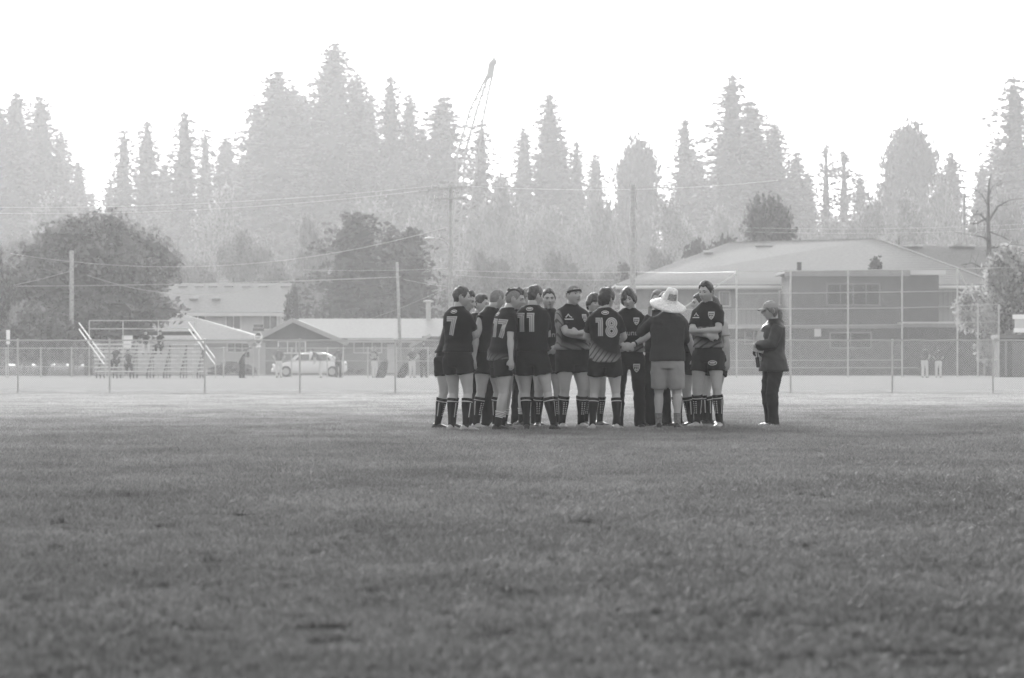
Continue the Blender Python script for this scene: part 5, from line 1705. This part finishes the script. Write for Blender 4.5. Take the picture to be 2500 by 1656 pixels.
def badge(pr, cx, cz, size, ang=0, kind='shield', target='top'):
    tgt = pr[target]
    if kind == 'shield':
        o = [(-.5, .55), (0, .6), (.5, .55), (.48, 0), (.3, -.4), (0, -.65), (-.3, -.4), (-.48, 0)]
        gv, gf = [], []
        for j in range(10):
            zz = .58 - 1.22 * j / 9
            hw_ = np.interp(zz, [-.65, -.4, 0, .55, .6], [.03, .3, .48, .5, .45])
            for k in range(8): gv.append((hw_ * (-1 + 2 * k / 7), zz))
        for j in range(9):
            for k in range(7): a_ = j * 8 + k; gf.append((a_, a_ + 8, a_ + 9, a_ + 1))
        polys = [dict(v=gv, f=gf)]
        project(pr, tgt, polys, cx, cz, size, 'front', 'badge', M['print_light'], .005, 0, ang)
        pl = [stroke([(-.38, .28), (.38, .28)], .10), stroke([(-.3, .12), (-.3, -.18)], .10), stroke([(-.3, .1), (-.12, 0), (-.3, -.1)], .07), stroke([(0, .12), (0, -.2)], .10), stroke([(.3, .12), (.15, 0), (.3, -.18)], .09), stroke([(-.15, -.38), (.15, -.38)], .08)]
        project(pr, tgt, pl, cx, cz, size, 'front', 'badge_letters', M['black_cloth'], .0085, 0, ang)
    elif kind == 'oval':
        polys = [stroke(arc(0, 0, .5, .24, 16), .09, .2, True), stroke([(-.3, 0), (.3, 0)], .14), stroke([(-.38, .05), (.05, .12), (.38, .04)], .05)]
        project(pr, tgt, polys, cx, cz, size, 'back', 'maker_mark', M['print_light'], .005, 0, ang)
    elif kind == 'mountain':
        polys = [stroke([(-.35, .0), (-.05, .35), (.15, .1), (.35, .0)], .12), stroke([(-.5, -.2), (.5, -.2)], .13)]
        project(pr, tgt, polys, cx, cz, size, 'front', 'maker_mark', M['print_light'], .005, 0, ang)
    elif kind == 'letters':
        polys = []
        for k in range(5):
            x = -.45 + .225 * k
            polys += [stroke([(x - .06, -.1), (x - .06, .1)], .05), stroke([(x - .06, .08 if k % 2 else -.08), (x + .07, .08 if k % 2 else -.08)], .05), stroke([(x + .07, -.1), (x + .07, .1)], .04)]
        project(pr, tgt, polys, cx, cz, size, 'front', 'lettering', M['print_grey'], .005, 0, ang)
GRP = 'players huddled round the coach'
# ---- the huddle, left to right
p = person(1089, 1053, D=52.6, H=1.80, yaw=72, look=60, pitch=16, lean=(0, -.2), arms='clasp', legs=((-.10, .08), (.12, -.05)), hair='short', hair_m='hair_dark', label='leftmost player bending into the huddle, head hidden behind the player numbered 7', group=GRP, seed=1, boots='boot_black', w=.95)
number(p, '1', ang=205, cz=1.25)
p = person(1118, 1054, H=1.81, yaw=142, look=98, pitch=4, arms='crossed', legs=((-.14, .02), (.13, -.03)), hair='short', hair_m='hair_mid', label='player numbered 7 seen from behind, arms folded, head turned right', group=GRP, seed=2, boots='boot_white', bulk=1.06, bottom='short_shorts')
number(p, '7', ang=200, cz=1.31, h=.225, cx=-.04); badge(p, 0, 1.49, .085, 195, 'oval')
P7 = p
p = person(1168, 1048, D=54.2, H=1.76, yaw=45, look=62, pitch=4, arms='hang', legs=((-.11, .05), (.11, -.03)), hair='short', hair_m='hair_mid', bottom='trousers', label='short haired player in black trousers behind number 7, looking right', group=GRP, seed=3, bulk=1.02)
p = person(1193, 1050, D=53.0, H=1.83, yaw=48, look=128, pitch=16, lean=(0, -.06), arms='hang', legs=((-.20, .03), (.13, .0)), hair='buzz', hair_m='hair_buzz', top_kind='none_sleeve', bottom='shorts', socks='tall', boots='boot_white', label='cropped haired player in a black tank top, arm hanging, between number 7 and the mohawk', group=GRP, seed=4, bulk=1.12, w=1.0)
p = person(1222, 1054, D=51.6, H=1.80, yaw=112, look=100, pitch=12, lean=(0, -.10), arms='hang', legs=((-.10, .08), (.10, -.06)), hair='mohawk', hair_m='hair_dark', top='jersey_hem', hem=.89, bottom='shorts', socks='low', boots='boot_black', label='player numbered 17 with shaved sides, strip of hair and small bun', group=GRP, seed=5, bulk=1.03, skin='skin_tan', fat=.1)
number(p, '17', ang=222, cz=1.29, h=.225, tilt=-4, gap=.5, cx=.025); badge(p, -.02, 1.475, .085, 205, 'oval')
p = person(1252, 1047, D=54.6, H=1.84, yaw=40, look=70, pitch=10, arms='behind', hair='curly', hair_m='hair_dark', label='dark curly haired player behind the mohawk, face hidden', group=GRP, seed=6, socks='low')
p = person(1283, 1046, D=55.2, H=1.86, yaw=20, look=48, pitch=3, arms='behind', hair='short', hair_m='hair_light', label='fair haired player looking right between the curly hair and number 11', group=GRP, seed=7, bottom='trousers')
p = person(1300, 1053, D=51.7, H=1.84, yaw=168, look=128, pitch=8, arms='crossed', legs=((.27 - .0 - .31 - .23, .02), (.0 + .07, .02)), hair='short', hair_m='hair_mid', label='player numbered 11 seen from behind, legs wide apart', group=GRP, seed=8, bulk=1.08, boots='boot_black')
number(p, '11', ang=183, cz=1.335, h=.225, cx=-.05, gap=.56); badge(p, -.02, 1.505, .085, 183, 'oval')
P11 = p
p = person(1338, 1046, D=54.0, H=1.83, yaw=6, look=8, pitch=2, arms='belly', legs=((-.13, .03), (.13, -.02)), hair='short', hair_m='hair_mid', label='frowning player in a black hooded top with both hands on his belly', group=GRP, seed=9, bulk=1.14, fat=.35, top='black_cloth', top_kind='long')
mb = MB(); mb.ell(p['sp'](1.49) + V3(0, .08, -.01), (.165, .08, .075), 16, 8); mb.build('hood', M['black_cloth'], p['root'], True)
badge(p, 0, 1.2, .22, 0, 'letters')
p = person(1396, 1048, D=53.2, H=1.88, yaw=28, look=34, pitch=-2, arms='crossed', legs=((-.14, .0), (.14, .02)), hair='buzz', hair_m='hair_buzz', top='jersey_sleeve', bottom='shorts', boots='boot_white', label='big player with a dark headband and grey sleeves, arms folded', group=GRP, seed=10, bulk=1.17, fat=.3)
badge(p, .08, 1.38, .08, 8, 'shield'); badge(p, -.085, 1.385, .11, -12, 'mountain')
# headband
hb = MB(); rr = []
for k in range(28):
    a = 6.2832 * k / 28
    x, y = .084 * math.sin(a), -.1 * math.cos(a); zc = .055 - .018 * (1 - math.cos(a))
    rr.append([p['HM'] @ V3(x * e, y * e - .002, zc + dz) for e, dz in ((1.0, -.012), (1.05, -.012), (1.03, .012), (.98, .012))])
rr.append(rr[0]); hb.loft(rr, 0, False); hb.build('headband', M['black_cloth'], p['root'], True)
PH = p
p = person(1446, 1044, D=55.0, H=1.78, yaw=22, look=30, pitch=0, arms='behind', hair='bowl', hair_m='hair_dark', label='round faced young player with a thick fringe behind number 18', group=GRP, seed=11, fat=.25, legs=((-.1, .0), (.12, .02)))
p = person(1477, 1051, D=52.0, H=1.80, yaw=176, look=142, pitch=4, arms='clasp', legs=((-.16, .02), (.16, -.0)), hair='thick', hair_m='hair_dark', top='jersey_hem', bottom='shorts', boots='boot_white', label='player numbered 18 seen from behind, dark tousled hair, grey striped hem', group=GRP, seed=12, bulk=1.03, hem=.87)
number(p, '18', ang=184, cz=1.31, h=.225, cx=.01, gap=.62); badge(p, 0, 1.495, .09, 184, 'oval')
p = person(1536, 1046, D=53.6, H=1.83, yaw=-4, look=-12, pitch=10, roll=-8, arms='clasp', legs=((-.14, .0), (.14, .02)), hair='fringe', hair_m='hair_mid', top='jersey_hem2', bottom='trousers', label='player with swept dark fringe and long black trousers, hands clasped', group=GRP, seed=13, bulk=1.02)
badge(p, .085, 1.38, .08, 6, 'shield'); badge(p, .10, .78, .09, 0, 'shield', 'bottom'); badge(p, 0, 1.22, .22, 0, 'letters')
a0, el, wr, hd, pn = p['arm'][1]
d_ = (wr - el).normalized()
for k, (nm, m_) in enumerate((('wristband', 'white_cloth'), ('wristband', 'sock_black'))):
    MB().tube([wr - d_ * (.03 + .03 * k), wr - d_ * (.012 + .03 * k)], .034, 10).build(nm, M[m_], p['root'], True)
p = person(1608, 1045, D=54.6, H=1.82, yaw=-30, look=-10, pitch=2, arms='hang', hair='short', hair_m='hair_light', bottom='trousers', label='player in black trousers mostly hidden behind the straw hat', group=GRP, seed=14, bulk=1.08)
PC = person(1630, 1047, D=52.9, H=1.76, yaw=176, look=192, pitch=0, arms=('point', 'clasp'), legs=((-.13, .0), (.12, -.03)), hair='short', hair_m='hair_mid', top='coach_shirt', top_kind='long', bottom='long_shorts', bottom_m='khaki', socks='ankle', boots='boot_black',
           label='coach in a wide straw hat, dark sweater and khaki shorts, seen from behind', seed=15, bulk=1.17, fat=.35, skin='skin', hem=.90, lh=(.24, -.20, 1.50))
p = person(1670, 1045, D=54.4, H=1.80, yaw=-60, look=-60, pitch=6, lean=(0, -.2), arms='hang', hair='short', hair_m='hair_mid', top='jersey', label='broad player half hidden right behind the coach', group=GRP, seed=16, bulk=1.12, legs=((-.12, .0), (.12, .03)))
p = person(1716, 1043, D=56.0, H=1.80, yaw=-70, look=-72, pitch=2, arms='hip', hair='short', hair_m='hair_dark', top='jersey_sleeve', label='player in profile peering past the tall player on his left side', group=GRP, seed=17, bottom='shorts')
badge(p, -.05, 1.38, .1, -30, 'mountain')
p = person(1729, 1042, D=53.8, H=1.93, yaw=-24, look=-34, pitch=7, arms='crossed', legs=((-.15, .02), (.15, -.02)), hair='short', hair_m='hair_dark', top='jersey_hem2', bottom='shorts', boots='boot_white', label='tall dark haired player at the right end of the huddle, arms folded', group=GRP, seed=18, bulk=.98)
badge(p, .07, 1.38, .08, 8, 'shield'); badge(p, -.08, 1.375, .1, -14, 'mountain'); badge(p, .08, .80, .11, 10, 'oval', 'bottom'); badge(p, 0, 1.22, .2, 0, 'letters')
p = person(1745, 1041, D=55.8, H=1.76, yaw=-50, look=-55, arms='hang', hair='long', hair_m='hair_dark', top='grey_cloth', bottom='shorts', socks='tall', label='person with dark ponytail and pale shirt behind the tall player', group=GRP, seed=19)

# straw hat on the coach
HMc = PC['HM']
ht = MB()
HMH = HMc @ Matrix.Translation((0, .02, -.035)) @ Matrix.Rotation(R(-24), 4, 'X') @ Matrix.Rotation(R(-10), 4, 'Y')
def hatp(r_, z, a, n_=0):
    # floppy brim: dips front and back to one side
    dip = -.035 * (r_ / .22) ** 2 * (1 + .5 * math.cos(a - .9)) if r_ > .09 else 0
    return HMH @ V3(r_ * .98 * math.sin(a), -r_ * 1.05 * math.cos(a) + .01, z + dip)
NH = 36
prof = [(.232, .048), (.236, .055), (.20, .064), (.16, .076), (.12, .088), (.100, .096), (.097, .125), (.088, .165), (.078, .20), (.068, .222), (.045, .236), (.02, .232), (.006, .226)]
rr = []
for j, (r_, z) in enumerate(prof):
    rr.append([hatp(r_, z + (.012 * abs(math.sin(a)) if j >= 9 else 0), a) for a in [6.2832 * k / NH for k in range(NH)]])
b0 = 0
ht.loft(rr, 0, False)
inner = [[hatp(r_, z - .006, a) for a in [6.2832 * k / NH for k in range(NH)]] for r_, z in ((.230, .048), (.12, .084), (.095, .09))]
ht.loft(inner, 0, False)
for i in (6, 7):
    for k in range(NH):
        if k in (14, 15, 16, 17, 18, 19, 20, 21, 5, 6, 30, 31): ht.m[i * NH + k] = 1
ht.build('straw_hat', [M['straw'], M['straw_dark']], PC['root'], True)
for k in range(5):
    pass

# woman standing apart on the right
PW = person(1888, 1042, H=1.68, yaw=-68, look=-78, pitch=3, arms=('hold', 'belly'), legs=((-.09, .02), (.08, -.02)), hair='long', hair_m='hair_light', top='jacket', top_kind='jacket', bottom='trousers', bottom_m='trousers', boots='boot_black',
            label='woman in a pale cap and dark hooded jacket watching from the right', seed=20, bulk=1.08, hem=.80, skin='skin')
HMw = PW['HM']
cp = MB()
rr = []
for j in range(9):
    t_ = j / 8
    r_ = .094 * math.cos(t_ * 1.45) ** .6 if t_ < 1 else .01; z = .035 + .092 * math.sin(t_ * 1.5708)
    rr.append([HMw @ V3(r_ * .92 * math.sin(a), -r_ * 1.14 * math.cos(a) + .005, z) for a in [6.2832 * k / 24 for k in range(24)]])
cp.loft(rr, 0, True)
cap = cp.build('cap', M['cap_cloth'], PW['root'], True)
vm = MB(); rr = []
for j in range(7):
    u_ = -1 + 2 * j / 6
    rr.append([HMw @ V3(.078 * u_, -.095 - q * math.sqrt(max(0, 1 - u_ * u_ * .8)), .042 - .02 * u_ * u_ + (-.012 if q > .05 else 0) + dz) for q, dz in ((-.02, .003), (.03, .006), (.085, .002), (.085, -.003), (.03, 0), (-.02, -.003))])
vm.loft(rr, 0, True); vm.build('brim', M['cap_cloth'], cap, True)
rw = PW['root'].matrix_basis
def world_of(pr, v):
    r = pr['root']
    return Matrix.Translation(r.location) @ Matrix.Rotation(r.rotation_euler.z, 4, 'Z') @ Matrix.Scale(pr['S'], 4) @ v
# notebook held against the chest
a0, el, wr, hd, pn = PW['arm'][1]
nb = tag(empty('notebook', world_of(PW, V3(-.03, -.205, 1.22)), R(-68 + 6)), 'white notebook held against the jacket of the woman in the cap', 'notebook')
nb.rotation_euler = (R(-6), R(12), R(-28))
MB().box(-.06, .09, -.012, .012, -.14, .14).build('cover', M['white_cloth'], nb)
MB().box(-.056, .086, -.0085, .0085, .1402, .1405).box(-.058, .088, -.0095, .0095, -.142, -.1402).build('pages', M['print_light'], nb)
MB().tube([(-.06, -.014, -.13), (-.06, -.014, .13)], .006, 6).build('binding', M['grey_cloth'], nb)
a0, el, wr, hd, pn = PW['arm'][-1]
rd = tag(empty('handheld_radio', world_of(PW, wr + hd * .08 + V3(0, -.02, -.02)), R(-60)), 'small black radio hanging from the hand of the woman in the cap', 'radio')
rd.rotation_euler = (R(8), 0, R(-60))
MB().box(-.025, .025, -.014, .014, -.12, .02).build('case', M['boot_black'], rd)
MB().tube([(.015, 0, .02), (.015, 0, .09)], .005, 6).build('aerial', M['boot_black'], rd)

# ---- baseball players in the distance
BG = 'baseball players in the far background'
def far(px, py, D, H, yaw, label, arms='hang', top='ball_shirt', bottom='ball_pants', pose=None, capm='ball_shirt', group=BG, lean=(0, 0), seated=False, legs=((-.12, .02), (.12, -.02)), knees=None, num=None, bulk=1.0, hair='short', lh=None):
    pr = person(px, py, D=D, H=H, yaw=yaw, arms=arms, top=top, top_kind='short', bottom='trousers', bottom_m=bottom, lean=lean, label=label, group=group, face=False, res=.022, simple=True, seated=seated, legs=legs, knees=knees, seed=px, bulk=bulk, hair=hair, hair_m='hair_dark', lh=lh)
    HM_ = pr['HM']
    if capm:
        c = MB(); c.ell(HM_ @ V3(0, .0, .06), (.09, .105, .07), 12, 6); c.ell(HM_ @ V3(0, -.12, .055), (.06, .07, .012), 10, 4)
        c.build('cap', M[capm], pr['root'], True)
    if num:
        number(pr, num, ang=180, cz=1.25, h=.3)
    return pr
far(681, 922, 226, 1.72, 190, 'player in a dark shirt and pale trousers standing before the parked car', ('hip', 'hip'))
far(826, 922, 226, 1.72, 160, 'figure all in dark clothes standing at the rear of the parked car', 'hip', bottom='black_cloth')
far(914, 922, 226, 1.73, 150, 'baseball player with number 39 on his back, right of the gable', ('belly', 'hang'), num='39')
far(1006, 922, 226, 1.70, 20, 'baseball player facing us beside a large dark clad figure', 'belly')
far(1035, 922, 225, 1.86, 185, 'large dark clad figure with his back turned, left of the huddle', 'hip', top='black_cloth', bottom='black_cloth', bulk=1.25, capm=None)
far(1069, 922, 226, 1.66, 172, 'baseball player with number 13 on his back beside the huddle', 'hang', num='13')
far(2257, 922, 226, 1.76, 150, 'baseball player in a cap, left one of the pair before the clubhouse', ('clasp', 'hip'), legs=((-.16, .02), (.14, -.05)))
far(2291, 922, 226, 1.70, 175, 'baseball player, right one of the pair before the clubhouse', 'belly')
far(590, 924, 219, 1.70, 60, 'player in dark clothes bending over beside the bleacher', 'knee', lean=(0, -.42), bottom='black_cloth', seated=False, lh=None)
far(784, 922, 225, 1.68, -75, 'player bending over in front of the parked car', 'knee', lean=(0, -.45))
# spectators on the bleacher
SG = 'spectators on the bleacher'
def sit(px, row, yaw, label, **k):
    z = .36 + .205 * row + .045; D_ = 214 + .58 * row + .05
    pr = far(px, 900, D_, 1.75, yaw, label, arms='knee', seated=True, group=SG, legs=((-.14, -.42), (.14, -.42)), knees=((-.1, -1, .4), (.1, -1, .4)), **k)
    pr['root'].location.z = z - .36
    return pr
sit(356, 6, 5, 'left one of the seated pair high on the bleacher')
sit(392, 6, -12, 'right one of the seated pair high on the bleacher', bottom='black_cloth')
sit(312, 1, 15, 'spectator sitting low on the bleacher', bottom='black_cloth')
sit(284, 2, -10, 'spectator sitting low at the left end of the bleacher', bottom='black_cloth')
# kit bags by the far fence
for i, (px, w_, h_, lab) in enumerate(((935, .55, 1.0, 'dark kit bag leaning on the fence beside number 39'), (985, .5, .8, 'dark kit bag standing left of the pair by the fence'))):
    t = tag(empty('kit_bag', (X(px, 224), 223.6, 0), R(12)), lab, 'bag')
    mb = MB(); mb.loft([ring(V3((.15 * k), 0, z), V3(1, 0, 0), V3(0, 1, 0), w_ * a / 2, .16 * a + .03, 12, .7) for k, z, a in ((-1, 0, .8), (-.7, .1, 1), (0, h_ * .5, .95), (.8, h_ * .9, .7), (1, h_, .4))])
    mb.build('bag_body', M['black_cloth'], t, True)
    MB().tube([V3(.1, -.15, h_ * .2), V3(.2, -.3, h_ * .55), V3(.2, -.15, h_ * .85)], .02, 5).build('strap', M['black_cloth'], t, True)
# ------------------------------------------------------------------ haze
hm = bpy.data.materials.new('haze'); hm.use_nodes = True
hm.node_tree.nodes.clear()
ho = hm.node_tree.nodes.new('ShaderNodeOutputMaterial')
hv = hm.node_tree.nodes.new('ShaderNodeVolumePrincipled')
hv.inputs['Color'].default_value = (1, 1, 1, 1)
hv.inputs['Density'].default_value = HAZE_DENSITY
hv.inputs['Anisotropy'].default_value = 0.60
hm.node_tree.links.new(hv.outputs[0], ho.inputs['Volume'])
mb = MB(); mb.box(-505, 505, -65, 1105, -1, 78)
haze = mb.build('haze', hm)
tag(haze, 'pale morning haze over the playing fields', 'haze', kind='stuff')
